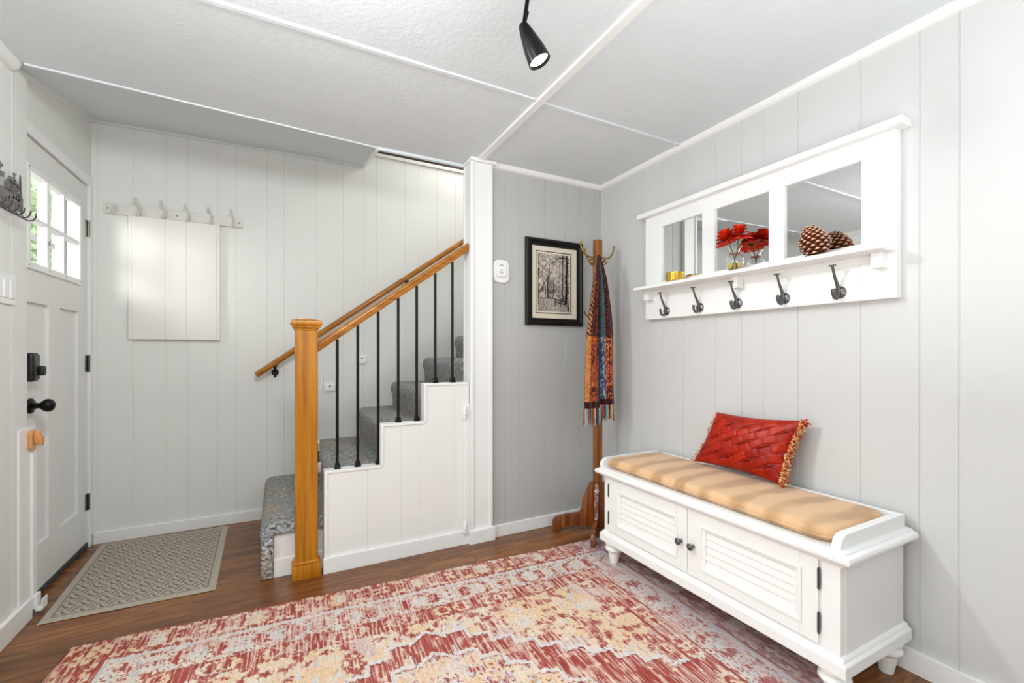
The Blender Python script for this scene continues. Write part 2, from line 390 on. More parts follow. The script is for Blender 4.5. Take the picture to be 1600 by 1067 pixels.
tn = [0]
def trim(bm, m='white', name=None):
    tn[0] += 1
    return struct(obj(name or 'trim_%d' % tn[0], bm, M[m] if isinstance(m, str) else m))
# ceiling battens (the one along the room and the ones across it)
bm = NB(); box(bm, 1.013, 1.050, -3.3, 2.36, CZ-0.012, CZ+0.001, 0.002); trim(bm)
bm = NB(); box(bm, -3.3, 1.012, 1.696, 1.720, CZ-0.006, CZ+0.001, 0.003); box(bm, 1.051, 1.918, 1.702, 1.726, CZ-0.008, CZ+0.001, 0.003); trim(bm, 'ceil')
bm = NB(); box(bm, -3.3, 1.012, -0.75, -0.722, CZ-0.008, CZ+0.001, 0.003); box(bm, 1.051, 1.918, -0.75, -0.722, CZ-0.008, CZ+0.001, 0.003); trim(bm)
# cove mouldings
def cove(r=0.028): return [(0, 0), (r, 0), (r*0.94, -r*0.35), (r*0.72, -r*0.72), (r*0.35, -r*0.94), (0, -r)]
bm = NB(); prism(bm, [(1.94-p, CZ+q) for p, q in cove()], 'Y', -3.3, 2.405); trim(bm)
bm = NB(); prism(bm, [(2.405-p, CZ+q) for p, q in cove()], 'X', 1.118, 1.915); trim(bm)
bm = NB(); prism(bm, [(-0.925+p, CZ+q) for p, q in cove(0.034)], 'Y', 1.75, 2.42); trim(bm, 'wall_cream')
# ceiling edge bead and the soffit edges
def bar(bm, a, b, w, h):
    a, b = Vector(a), Vector(b); t = (b-a).normalized(); s = t.cross(Vector((0, 0, 1))).normalized(); u = s.cross(t)
    A = [bm.verts.new(a+s*i*w/2+u*j*h/2) for i, j in ((-1, -1), (1, -1), (1, 1), (-1, 1))]
    B = [bm.verts.new(b+s*i*w/2+u*j*h/2) for i, j in ((-1, -1), (1, -1), (1, 1), (-1, 1))]
    bm.faces.new(A[::-1]); bm.faces.new(B)
    for i in range(4): bm.faces.new((A[i], A[(i+1) % 4], B[(i+1) % 4], B[i]))
    return bm
bm = NB(); bar(bm, (-0.88, 2.412, CZ-0.003), (0.476, 2.503, CZ-0.002), 0.008, 0.008); bar(bm, (0.476, 2.503, CZ), (0.974, 2.500, CZ), 0.018, 0.03); trim(bm, 'ceil')
bm = NB(); bar(bm, (0.478, 2.51, CZ+0.0), (0.543, 3.375, 2.462), 0.022, 0.022); trim(bm)
bm = NB(); bar(bm, (-0.957, 3.369, 2.432), (0.535, 3.369, 2.456), 0.02, 0.022); trim(bm, 'ceil')
bm = NB(); bar(bm, (-0.947, 2.44, CZ-0.002), (-0.947, 3.37, 2.436), 0.02, 0.022); trim(bm, 'wall_cream')
bm = NB(); box(bm, 0.555, 2.04, 3.362, 3.38, 2.548, 2.572, 0.003); trim(bm, 'wall_cream')
# baseboards
def baseb(name, bm): return struct(obj(name, bm, M['white']))
bm = NB(); box(bm, -0.945, -0.0, 3.366, 3.38, 0, 0.066, 0.002); baseb('baseboard_back', bm)
bm = NB(); box(bm, 1.121, 1.925, 2.390, 2.405, 0, 0.070, 0.002); baseb('baseboard_front', bm)
bm = NB(); box(bm, 1.925, 1.94, -3.3, 2.405, 0, 0.078, 0.002); baseb('baseboard_right', bm)
bm = NB(); box(bm, -0.925, -0.908, 1.75, 2.555, 0, 0.085, 0.002); baseb('baseboard_left', bm)

# column beside the stairs
col = thing('support_column', 'white square support column with corner boards between the stairs and the grey wall', 'column', (1.045, 2.43, 0))
bm = NB(); box(bm, 0.980, 1.108, 2.382, 2.49, 0.075, CZ-0.02)
obj('shaft', bm, M['white'], col)
bm = NB()
for a in (0.976, 1.094): box(bm, a, a+0.018, 2.374, 2.382, 0.075, CZ-0.02, 0.002)
for b0 in (2.376, 2.475): box(bm, 0.973, 0.980, b0, b0+0.018, 0.075, CZ-0.02, 0.002)
obj('corner_board', bm, M['white'], col)
bm = NB(); box(bm, 0.962, 1.124, 2.360, 2.492, 0, 0.078, 0.003); obj('base', bm, M['white'], col)
bm = NB()
pr = [(0, 0), (0.006, 0.0), (0.018, 0.012), (0.022, 0.02), (0.0, 0.02)]
box(bm, 0.966, 1.135, 2.358, 2.49, CZ-0.022, CZ-0.0005, 0.006, 3); obj('crown', bm, M['white'], col)

# ------------------------------------------------------------------ entry door
DX = -0.965
door = bpy.data.objects.new('door_1', None)
bm = NB()
def dbox(y0, y1, z0, z1, d=0.0, t=0.045): box(bm, DX-t, DX-d, y0, y1, z0, z1)
Y0, Y1 = 2.575, 3.333
# stiles and rails around glass and panels
dbox(Y0, 2.665, 0.03, 2.035); dbox(3.215, Y1, 0.03, 2.035)
dbox(2.665, 3.215, 1.912, 2.035); dbox(2.665, 3.215, 1.322, 1.470); dbox(2.665, 3.215, 0.03, 0.235)
dbox(2.872, 2.992, 0.235, 1.322)
for a, b in ((2.665, 2.872), (2.992, 3.215)):
    dbox(a, b, 0.235, 1.322, 0.014, 0.036)
door = struct(obj('door_1', bm, M['door']), 'white craftsman entry door with a six pane window')
bm = NB(); f = 0.022
for (y0, y1, z0, z1) in ((2.645, 3.235, 1.890, 1.920), (2.645, 3.235, 1.466, 1.496), (2.645, 2.672, 1.496, 1.890), (3.210, 3.235, 1.496, 1.890)):
    box(bm, DX-0.005, DX+0.010, y0, y1, z0, z1, 0.003)
gz = (1.496+1.890)/2
for y in (2.672+(3.210-2.672)/3, 2.672+2*(3.210-2.672)/3): box(bm, DX-0.03, DX+0.004, y-0.008, y+0.008, 1.496, 1.890, 0.002)
box(bm, DX-0.031, DX+0.005, 2.672, 3.210, gz-0.008, gz+0.008, 0.002)
for y in (2.672+(3.210-2.672)/3, 2.672+2*(3.210-2.672)/3): pass
wf = obj('window_frame', bm, M['white'], door)
bm = NB()
for y in (2.66, 2.851, 3.031, 3.222):
    for z in (1.481, 1.905): obj('screw', lathe(NB(), [(0.0035, DX+0.0095), (0.0035, DX+0.011), (0.002, DX+0.0118)], y, z, 10, 'X'), M['hinge'], wf)
bm.free()
bm = NB(); box(bm, DX-0.026, DX-0.022, 2.670, 3.212, 1.49, 1.895); obj('glass_pane', bm, M['pane'], door)
for z in (0.26, 1.04, 1.80):
    bm = NB(); box(bm, DX-0.004, DX+0.004, 3.310, 3.340, z-0.045, z+0.045, 0.001)
    for k in range(5):
        lathe(bm, [(0.0055, z-0.046+k*0.0185), (0.0065, z-0.045+k*0.0185), (0.0065, z-0.029+k*0.0185), (0.0055, z-0.028+k*0.0185)], DX+0.009, 3.334, 12)
    obj('hinge', bm, M['darkgrey'] if z < 1.5 else M['hinge'], door, True)
bm = NB(); box(bm, DX, DX+0.028, 2.640, 2.702, 0.975, 1.100, 0.010, 3)
lock = obj('keypad_lock', bm, M['blackplastic'], door, True)
bm = NB(); box(bm, DX+0.026, DX+0.032, 2.654, 2.698, 0.985, 1.09, 0.004, 2); obj('cover', bm, M['darkgrey'], lock, True)
bm = NB(); box(bm, DX+0.030, DX+0.052, 2.668, 2.700, 1.000, 1.042, 0.007, 3); obj('thumb_turn', bm, M['blackplastic'], lock, True)
bm = NB(); lathe(bm, [(0.034, DX), (0.034, DX+0.006), (0.028, DX+0.012), (0.013, DX+0.014), (0.012, DX+0.034), (0.020, DX+0.040), (0.028, DX+0.052), (0.029, DX+0.062), (0.024, DX+0.074), (0.012, DX+0.081), (0.002, DX+0.083)], 2.688, 0.868, 28, 'X')
obj('door_knob', bm, M['black'], door, True)
bm = NB(); box(bm, DX-0.03, DX+0.006, Y0, Y1, 0.004, 0.032, 0.002); obj('door_sweep', bm, mat('sweep_rubber', (58, 64, 68), 0.6), door)
# casing
bm = NB(); box(bm, -0.975, -0.951, 3.338, 3.379, 0, 2.092, 0.002); box(bm, -0.975, -0.951, 2.556, 3.338, 2.042, 2.092, 0.002); trim(bm, 'white')
# storm door outside the glass
sd = thing('storm_door', 'white storm door frame seen outside through the entry door window', 'door', (-1.07, 2.95, 0))
bm = NB()
for (y0, y1, z0, z1) in ((2.45, 2.56, 0.0, 2.1), (3.26, 3.36, 0, 2.1), (2.45, 3.36, 2.0, 2.1), (2.56, 3.26, 0.0, 0.25), (2.56, 3.26, 1.40, 1.44)): box(bm, -1.085, -1.052, y0, y1, z0, z1)
for y in (2.93, 3.16): box(bm, -1.078, -1.060, y-0.009, y+0.009, 1.44, 2.0)
box(bm, -1.078, -1.060, 2.56, 3.26, 1.655, 1.675)
obj('frame', bm, mat('storm_door_paint', (214, 216, 218), 0.5), sd)
bm = NB(); box(bm, -3.4, -0.93, 1.9, 6.0, -0.12, -0.05); struct(obj('ground', bm, mat('concrete_porch', (200, 198, 192), 0.9, var=0.05)))

# outside greenery and the red feeder-like canopy
random.seed(3)
def leafy(bm, c, r, n, s):
    for i in range(n):
        d = Vector((random.gauss(0, 1), random.gauss(0, 1), random.gauss(0, 1))).normalized()*r*random.random()**0.4
        p = Vector(c)+Vector((d.x, d.y, d.z*1.15)); a = Vector((random.gauss(0, 1), random.gauss(0, 1), random.gauss(0, 1))).normalized(); b = a.orthogonal().normalized()
        k = s*random.uniform(0.6, 1.3)
        f = bm.faces.new([bm.verts.new(p-a*k), bm.verts.new(p+b*k*0.4), bm.verts.new(p+a*k), bm.verts.new(p-b*k*0.4)])
tr = thing('garden_tree', 'green leafy tree outside, seen through the door window', 'tree', (-2.35, 6.6, -0.1))
bm = NB(); leafy(bm, (-2.40, 6.6, 2.25), 0.66, 2600, 0.07)
obj('foliage', bm, mat('bright_leaves', (196, 222, 168), 0.6, var=0.25, vscale=4), tr)
bm = NB(); tube(bm, [(-2.35, 6.6, -0.1), (-2.32, 6.6, 1.0), (-2.33, 6.62, 2.2)], [0.09, 0.07, 0.03]); obj('trunk', bm, mat('bark', (120, 100, 80), 0.9), tr)
aw = NB(); prism(aw, [(5.6, 2.70), (5.85, 2.85), (5.85, 2.88), (5.6, 2.74)], 'X', -2.6, -1.93)
tag(obj('awning', aw, mat('red_canvas', (235, 110, 90), 0.7)), 'small red awning outside, at the top left of the door window', 'awning')

# ------------------------------------------------------------------ staircase
st = thing('staircase', 'carpeted staircase with white panelled side climbing to the right', 'stairs', (0.5, 2.9, 0))
steps = [(-0.085, 0.272), (0.222, 0.493), (0.500, 0.703), (0.738, 0.885), (0.985, 1.062), (1.245, 1.236), (1.5, 1.41)]
for k in range(6):
    x0, z = steps[k]; x1 = steps[k+1][0]+0.02; zb = 0.0 if k == 0 else steps[k-1][1]-0.06
    y0 = 2.452 if k == 0 else 2.462 if k < 4 else 2.562; y1 = 3.378
    if k == 3: x1 = 0.972
    r = 0.045
    pts = [(x0+0.018, zb)]
    pts += [(x0+0.012, z-0.10), (x0, z-0.07)]
    pts += [(x0+r-r*math.cos(a), z-r+r*math.sin(a)) for a in [PI/2*i/7 for i in range(0, 8)]]
    pts += [(x1, z), (x1, zb)]
    bm = NB()
    if k == 0:
        # top wraps over the open side: bullnose step with carpeted front and a short drop on the side
        prism(bm, pts, 'Y', y0+0.028, y1)
        for (xx0, xx1, zz0) in ((x0+0.002, x1-0.03, 0.205),):
            ps = [(xx0+0.0, zz0)]+[(xx0+r-r*math.cos(a), z-r+r*math.sin(a)) for a in [PI/2*i/7 for i in range(0, 8)]]+[(xx1, z), (xx1, zz0)]
            prism(bm, ps, 'Y', y0, y0+0.03)
        box(bm, x0+0.004, x0+0.06, y0+0.002, y0+0.03, 0, 0.24, 0.008)
        es = [e for e in bm.edges if abs(e.verts[0].co.y-y0) < 1e-4 and abs(e.verts[1].co.y-y0) < 1e-4 and (e.verts[0].co.z > z-0.08 or e.verts[1].co.z > z-0.08) and not (abs(e.verts[0].co.x-xx1) < 1e-3 and abs(e.verts[1].co.x-xx1) < 1e-3)]
        bmesh.ops.bevel(bm, geom=es, offset=0.02, segments=4, profile=0.5, affect='EDGES')
    else:
        prism(bm, pts, 'Y', y0, y1)
    obj('carpeted_step', bm, M['carpet'], st, True, 50)
# stepped white side panel
bm = NB()
XS = [0.200, 0.474, 0.708, 0.972]; ZS = [0.508, 0.722, 0.930]
GS = [.404, .581, .679, .883]
for k in range(3):
    grooved(bm, 'X', XS[k], XS[k+1], 2.398, 1, 0.0, ZS[k]-0.012, GS, thick=0.058)
obj('side_panel', bm, M['white2'], st)
bm = NB()
for k in range(3):
    box(bm, XS[k]-0.004, XS[k+1]+(0.004 if k < 2 else -0.01), 2.392, 2.460, ZS[k]-0.014, ZS[k], 0.003)
    zb = 0.07 if k == 0 else ZS[k-1]
    box(bm, XS[k]-0.004, XS[k]+0.012, 2.391, 2.460, zb, ZS[k]-0.010, 0.002)
obj('panel_cap', bm, M['white'], st)
bm = NB(); box(bm, 0.192, 0.962, 2.384, 2.398, 0, 0.078, 0.002); obj('side_baseboard', bm, M['white'], st)
bm = NB(); grooved(bm, 'X', -0.026, 0.196, 2.472, 1, 0.08, 0.225, [0.0, 0.11, 0.165], thick=0.012); obj('bottom_step_panel', bm, M['white2'], st)
bm = NB(); box(bm, -0.026, 0.198, 2.462, 2.474, 0, 0.088, 0.002); obj('bottom_step_baseboard', bm, M['white'], st)

# railing: newel, handrail, balusters
rl = thing('stair_railing', 'honey oak newel post and sloping handrail with seven black iron balusters', 'railing', (0.118, 2.44, 0))
bm = NB(); box(bm, 0.067, 0.167, 2.390, 2.490, 0.06, 1.215, 0.004); nw = obj('newel_post', bm, M['oak'], rl)
bm = NB(); box(bm, 0.052, 0.182, 2.375, 2.505, 0, 0.068, 0.003)
box(bm, 0.060, 0.174, 2.383, 2.497, 0.066, 0.084, 0.008, 4); obj('newel_base', bm, M['oak'], nw, True, 35)
bm = NB()
def sq_ring(bm, prof, cx, cy, n=4):
    prev = None
    for hw, z, in prof:
        ring = [bm.verts.new((cx+sx*hw, cy+sy*hw, z)) for sx, sy in ((-1, -1), (1, -1), (1, 1), (-1, 1))]
        if prev:
            for i in range(4): bm.faces.new((prev[i], prev[(i+1) % 4], ring[(i+1) % 4], ring[i]))
        else: bm.faces.new(ring[::-1])
        prev = ring
    bm.faces.new(prev)
prof = [(0.051, 1.208), (0.053, 1.210), (0.054, 1.216), (0.059, 1.221), (0.062, 1.224), (0.0625, 1.228), (0.060, 1.230), (0.066, 1.234), (0.070, 1.240), (0.071, 1.247), (0.069, 1.254), (0.063, 1.259), (0.046, 1.262), (0.044, 1.263), (0.043, 1.268)]
sq_ring(bm, prof, 0.117, 2.44); obj('newel_cap', bm, M['oak'], nw, True, 30)
bm = NB()
sl = (1.721-1.129)/(0.980-0.171)
def railz(x): return 1.129+sl*(x-0.171)      # centre line
# profiled rail: loft of a rounded section
def rail_section(w, h):
    return [(-w*0.32, -h/2), (w*0.32, -h/2), (w*0.42, -h*0.3), (w*0.40, -h*0.05), (w*0.5, h*0.12), (w*0.46, h*0.34), (w*0.25, h/2), (-w*0.25, h/2), (-w*0.46, h*0.34), (-w*0.5, h*0.12), (-w*0.40, -h*0.05), (-w*0.42, -h*0.3)]
sec = rail_section(0.058, 0.050)
A = [bm.verts.new((0.166, 2.437+p, railz(0.166)+q)) for p, q in sec]; B = [bm.verts.new((0.973, 2.437+p, railz(0.973)+q)) for p, q in sec]
bm.faces.new(A); bm.faces.new(B[::-1])
for i in range(len(sec)): bm.faces.new((A[i], B[i], B[(i+1) % len(sec)], A[(i+1) % len(sec)]))
obj('handrail', bm, M['oakX'], rl, True, 50)
bal0 = None
for x, zb in ((.261, .508), (.361, .508), (.465, .508), (.571, .722), (.673, .722), (.779, .930), (.882, .930)):
    bm = NB(); tube(bm, [(x, 2.430, zb+0.002), (x, 2.430, railz(x)-0.026)], 0.0075, 12); b = obj('baluster', bm, M['black'], rl, True, 50)
    bm = NB()
    sq_ring(bm, [(0.015, zb), (0.015, zb+0.010), (0.0125, zb+0.014), (0.0115, zb+0.024), (0.010, zb+0.028), (0.008, zb+0.030)], x, 2.430); obj('shoe', bm, M['black'], b)

# wall handrail
wr = thing('wall_handrail', 'round oak handrail on black brackets along the cream back wall', 'handrail', (0.5, 3.30, 1.4))
ax, az, bx, bz = -0.135, 0.956, 1.60, 2.204
bm = NB(); L = math.hypot(bx-ax, bz-az); n = 24
tube(bm, [(ax, 3.30, az), (ax+0.004, 3.30, az+0.003), (bx, 3.30, bz)], [0.017, 0.019, 0.019], 20); obj('rail', bm, M['oakX'], wr, True, 50)
for x in (-0.027, 0.836):
    z = az+(bz-az)*(x-ax)/(bx-ax)
    bm = NB(); lathe(bm, [(0.004, 3.380), (0.022, 3.380), (0.022, 3.374), (0.012, 3.371), (0.008, 3.36)], x, z-0.065, 20, 'Y')
    tube(bm, [(x, 3.376, z-0.065), (x, 3.345, z-0.068), (x, 3.318, z-0.060), (x, 3.304, z-0.040), (x, 3.302, z-0.018)], [0.009, 0.009, 0.008, 0.008, 0.009], 12)
    tube(bm, [(x, 3.372, z-0.062), (x, 3.372, z-0.098)], [0.010, 0.007], 12); box(bm, x-0.02, x+0.02, 3.290, 3.312, z-0.024, z-0.016, 0.002)
    obj('bracket', bm, M['black'], wr, True, 45)

# small sensors on the stair wall
for (x, z, t, lab) in ((0.530, 1.049, 0.016, 'small square white sensor on the stair wall, the upper one'), (0.313, 0.856, 0.016, 'small white sensor low on the stair wall, just right of the oak newel')):
    s = thing('wall_sensor', lab, 'sensor', (x, 3.38, z), 'sensors on the stair wall')
    bm = NB(); box(bm, x-0.034, x+0.034, 3.380-t, 3.380, z-0.031, z+0.031, 0.006, 3); obj('housing', bm, M['white'], s, True)
    bm = NB(); prism(bm, [(x-0.008, z+0.006), (x+0.008, z+0.006), (x, z+0.020)], 'Y', 3.380-t-0.001, 3.380-t+0.001); obj('indicator', bm, M['darkgrey'], s)
# gate latch hardware on the back side of the newel
gl = thing('gate_latch', 'white looped gate catch with a black strap on the right side of the oak newel', 'latch', (0.175, 2.47, 0.8))
bm = NB()
y = 2.475
tube(bm, [(0.165, y, 1.000), (0.184, y, 1.000), (0.188, y, 0.994), (0.188, y, 0.925), (0.183, y, 0.915), (0.174, y, 0.915), (0.170, y, 0.925), (0.170, y, 0.99)], 0.0035, 8); obj('loop', bm, M['white'], gl, True)
bm = NB(); box(bm, 0.165, 0.177, 2.455, 2.487, 0.640, 0.655, 0.002); box(bm, 0.174, 0.179, 2.455, 2.487, 0.600, 0.655, 0.002); obj('bracket', bm, M['white'], gl)
bm = NB(); box(bm, 0.165, 0.179, 2.46, 2.482, 0.545, 0.600, 0.003); obj('strap', bm, M['blackplastic'], gl)
bm = NB(); box(bm, 0.165, 0.188, 2.462, 2.486, 0.485, 0.540, 0.008, 3); obj('catch', bm, mat('pale_pink_plastic', (214, 196, 186), 0.5), gl, True)

# gate wall strip next to the column
gs = thing('gate_mounting_strip', 'narrow white strip with two gate hinge cups on the stair panel beside the column', 'gate mount', (0.955, 2.39, 0.4))
bm = NB(); box(bm, 0.938, 0.972, 2.376, 2.396, 0.062, 0.800, 0.002); obj('strip', bm, M['white'], gs)
for z in (0.755, 0.105):
    bm = NB(); box(bm, 0.926, 0.944, 2.358, 2.384, z-0.035, z+0.035, 0.008, 3); c = obj('hinge_cup', bm, M['white'], gs, True)
    bm = NB(); lathe(bm, [(0.0025, 2.3572), (0.003, 2.359)], 0.935, z-0.012, 10, 'Y'); obj('screw', bm, M['darkgrey'], c)

# gate housing board at the end of the left wall
gb = thing('gate_housing', 'tall narrow white gate housing board with wooden knob at the end of the left wall', 'gate', (-0.90, 2.50, 0.03))
bm = NB(); box(bm, -0.925, -0.917, 2.473, 2.600, 0.045, 0.790, 0.002); obj('board', bm, M['white2'], gb)
bm = NB(); box(bm, -0.918, -0.908, 2.560, 2.594, 0.09, 0.730, 0.002); sp = obj('edge_strip', bm, M['white'], gb)
bm = NB()
for z in (0.70,): lathe(bm, [(0.003, -0.9085), (0.0035, -0.9075), (0.001, -0.907)], 2.575, z, 10, 'X')
obj('screw', bm, M['hinge'], sp)
bm = NB(); prism(bm, [(2.556+0.020*math.cos(a), 0.737+(0.022 if math.sin(a) > 0 else -0.022)+0.020*math.sin(a)) for a in [2*PI*i/28 for i in range(28)]], 'X', -0.917, -0.903)
kb = obj('latch_base', bm, M['latchwood'], gb)
bm = NB(); box(bm, -0.905, -0.882, 2.543, 2.570, 0.722, 0.778, 0.009, 3); box(bm, -0.894, -0.876, 2.548, 2.572, 0.712, 0.755, 0.008, 3); obj('latch_knob', bm, M['latchwood'], kb, True)
bm = NB(); box(bm, -0.918, -0.898, 2.560, 2.602, 0.030, 0.090, 0.004); box(bm, -0.905, -0.886, 2.565, 2.622, 0.018, 0.034, 0.003)
box(bm, -0.890, -0.885, 2.575, 2.622, 0.018, 0.062, 0.002); obj('floor_bracket', bm, M['white'], gb)

# ------------------------------------------------------------------ entry back wall: peg rail and panel
pr_ = thing('peg_rail', 'long white peg rail with six double hooks high on the cream back wall', 'coat hooks', (-0.56, 3.38, 1.94))
bm = NB(); box(bm, -0.897, -0.212, 3.360, 3.380, 1.908, 1.968, 0.002); obj('board', bm, mat('peg_rail_paint', (226, 224, 218), 0.45), pr_)
for i, x in enumerate((-0.846, -0.733, -0.613, -0.496, -0.379, -0.262)):
    bm = NB(); y = 3.360; z = 1.936
    if i > 0: tube(bm, [(x, y-0.006, z-0.004), (x+0.003, y-0.016, z+0.016), (x-0.002, y-0.030, z+0.036), (x-0.010, y-0.046, z+0.056)], [0.007, 0.0055, 0.0045, 0.005], 10)
    if i > 0: bmesh.ops.create_icosphere(bm, subdivisions=2, radius=0.0085, matrix=Matrix.Translation((x-0.011, y-0.048, z+0.060)))
    tube(bm, [(x, y-0.006, z+0.012), (x+0.001, y-0.012, z-0.012), (x, y-0.026, z-0.028), (x, y-0.040, z-0.026), (x, y-0.046, z-0.012)], [0.008, 0.0075, 0.0065, 0.006, 0.007], 10)
    box(bm, x-0.009, x+0.009, y-0.008, y, z-0.022, z+0.022, 0.003)
    obj('hook', bm, M['hinge'] if False else mat('hook_paint', (214, 212, 207), 0.3) if i == 0 else bpy.data.materials['hook_paint'], pr_, True)
bm = NB()
bm.free()
for x in (-0.556, -0.232, -0.88): obj('screw', lathe(NB(), [(0.006, 3.3600), (0.006, 3.3585), (0.002, 3.3575)], x, 1.936, 12, 'Y'), M['hinge'], pr_)
bm = NB(); grooved(bm, 'X', -0.785, -0.336, 3.345, 1, 1.180, 1.904, [-.771, -.612, -.507, -.351], thick=0.033)
tag(obj('access_panel', bm, mat('access_panel_paint', (233, 231, 225), 0.5)), 'square cream boarded access panel standing off the back wall under the peg rail', 'panel')

# ------------------------------------------------------------------ left wall: switch plate, sheet metal hook rack
sw = thing('light_switch_plate', 'white four rocker light switch plate cut by the left photo edge', 'light switch', (-0.92, 2.36, 1.34))
bm = NB(); box(bm, -0.925, -0.918, 2.255, 2.452, 1.285, 1.402, 0.003); pl = obj('plate', bm, M['white'], sw)
for i in range(4):
    y = 2.285+i*0.0455
    bm = NB(); box(bm, -0.919, -0.914, y-0.0165, y+0.0165, 1.309, 1.378, 0.002); obj('rocker', bm, M['white2'], sw)
orn = thing('metal_hook_rack', 'grey cut metal hook rack with moose, cabin and pine tree silhouettes', 'hook rack', (-0.92, 2.33, 1.69))
def silh(bm, pts, t=0.004): prism(bm, [(p+0.014, 1.703+(q-1.69)*0.76 if q > 1.69 else q) for p, q in pts], 'X', -0.906, -0.906+t)
bm = NB()
silh(bm, [(2.16, 1.652), (2.448, 1.652), (2.448, 1.700), (2.40, 1.704), (2.36, 1.700), (2.32, 1.704), (2.25, 1.700), (2.16, 1.706)])
obj('plate', bm, M['orn'], orn)
bm = NB()   # cabin
silh(bm, [(2.335, 1.752), (2.352, 1.776), (2.395, 1.771), (2.425, 1.738), (2.420, 1.733)])
for y in (2.345, 2.36, 2.375, 2.405): silh(bm, [(y-0.003, 1.695), (y+0.003, 1.695), (y+0.003, 1.755), (y-0.003, 1.755)])
for k in range(5):
    z = 1.700+k*0.011; silh(bm, [(2.352, z+0.006), (2.418, z), (2.418, z+0.004), (2.352, z+0.010)])
silh(bm, [(2.380, 1.76), (2.388, 1.76), (2.388, 1.800), (2.380, 1.800)]); silh(bm, [(2.378, 1.798), (2.400, 1.800), (2.396, 1.806), (2.380, 1.804)])
silh(bm, [(2.310, 1.702), (2.345, 1.698), (2.342, 1.708), (2.326, 1.712)])
obj('cabin', bm, M['orn'], orn)
bm = NB()   # pine
silh(bm, [(2.428, 1.690), (2.432, 1.690), (2.432, 1.812), (2.429, 1.815)])
for k in range(9):
    z = 1.698+k*0.0125; wd = 0.024*(1-k/10)
    silh(bm, [(2.430-wd, z), (2.430+wd*0.7, z+0.001), (2.430, z+0.013)])
for k in range(3): silh(bm, [(2.37+k*0.018, 1.688), (2.385+k*0.018, 1.688), (2.378+k*0.018, 1.702)])
obj('pine_tree', bm, M['orn'], orn)
bm = NB()   # moose
silh(bm, [(2.17, 1.768), (2.22, 1.785), (2.262, 1.780), (2.284, 1.772), (2.312, 1.762), (2.316, 1.752), (2.296, 1.748), (2.272, 1.744), (2.25, 1.742), (2.20, 1.744), (2.17, 1.742)])
for y in (2.18, 2.20, 2.255, 2.272): silh(bm, [(y-0.004, 1.705), (y+0.004, 1.705), (y+0.006, 1.75), (y-0.006, 1.75)])
silh(bm, [(2.276, 1.775), (2.284, 1.775), (2.292, 1.790), (2.306, 1.798), (2.304, 1.812), (2.292, 1.806), (2.286, 1.818), (2.278, 1.808), (2.268, 1.818), (2.266, 1.802), (2.274, 1.792)])
silh(bm, [(2.290, 1.772), (2.312, 1.776), (2.318, 1.770), (2.295, 1.766)])
obj('moose', bm, M['orn'], orn)
for i in range(6):
    y = 2.447-i*0.045
    bm = NB(); tube(bm, [(-0.902, y, 1.680), (-0.902, y, 1.645), (-0.897, y+0.001, 1.630), (-0.884, y+0.003, 1.622), (-0.870, y+0.005, 1.626), (-0.862, y+0.006, 1.640), (-0.861, y+0.006, 1.652)], 0.0026, 8)
    obj('hook', bm, M['orndark'], orn, True)
bm = NB()
for y, z in ((2.36, 1.686), (2.43, 1.676), (2.25, 1.686)): obj('screw', lathe(NB(), [(0.005, -0.902), (0.005, -0.9005), (0.002, -0.899)], y, z, 12, 'X'), M['blackplastic'], orn)
bm.free()

# chime on the grey wall next to the column
ch = thing('wall_remote', 'white rounded remote in its holder on the grey wall right of the column', 'remote', (1.165, 2.405, 1.59))
bm = NB()
def rrect(cx, cz, w, h, r, n=6):
    out = []
    for sx, sz, a0 in ((1, 1, 0), (-1, 1, PI/2), (-1, -1, PI), (1, -1, 3*PI/2)):
        for i in range(n+1):
            a = a0+PI/2*i/n; out.append((cx+sx*(w/2-r)+r*math.cos(a), cz+sz*(h/2-r)+r*math.sin(a)))
    return out
prism(bm, rrect(1.176, 1.588, 0.104, 0.134, 0.032), 'Y', 2.391, 2.405); obj('holder', bm, M['white'], ch, True, 60)
bm = NB(); prism(bm, rrect(1.172, 1.594, 0.062, 0.080, 0.016), 'Y', 2.379, 2.392); rm = obj('remote', bm, M['white'], ch, True, 60)
bm = NB()
for k, (x, z, ww) in enumerate(((1.172, 1.622, 0.026), (1.172, 1.580, 0.026), (1.172, 1.570, 0.018))): obj('printed_mark', box(NB(), x-ww/2, x+ww/2, 2.3782, 2.3795, z-0.002, z+0.002), M['hinge'], rm)
obj('printed_mark', prism(bm, [(1.164, 1.590), (1.180, 1.590), (1.172, 1.598)], 'Y', 2.3782, 2.3795), M['hinge'], rm)

# ------------------------------------------------------------------ framed picture
pic = thing('framed_picture', 'black framed forest path photograph with a wide cream mat on the grey wall', 'picture', (1.557, 2.40, 1.545))
px0, px1, pz0, pz1 = 1.345, 1.775, 1.272, 1.818; yb = 2.404
bm = NB()
def frame_ring(bm, x0, x1, z0, z1, prof):
    """prof: list of (inset, y)"""
    prev = None; first = None
    for ins, y in prof:
        ring = [bm.verts.new(c) for c in ((x0+ins, y, z0+ins), (x1-ins, y, z0+ins), (x1-ins, y, z1-ins), (x0+ins, y, z1-ins))]
        if prev:
            for i in range(4): bm.faces.new((prev[i], prev[(i+1) % 4], ring[(i+1) % 4], ring[i]))
        else: first = ring
        prev = ring
    for i in range(4): bm.faces.new((prev[i], prev[(i+1) % 4], first[(i+1) % 4], first[i]))
frame_ring(bm, px0, px1, pz0, pz1, [(0, yb), (0, yb-0.018), (0.006, yb-0.026), (0.018, yb-0.026), (0.024, yb-0.020), (0.036, yb-0.014), (0.044, yb-0.016), (0.046, yb-0.010), (0.046, yb-0.002)])
obj('frame', bm, mat('black_frame_lacquer', (13, 10, 9), 0.35, spec=0.3), pic)
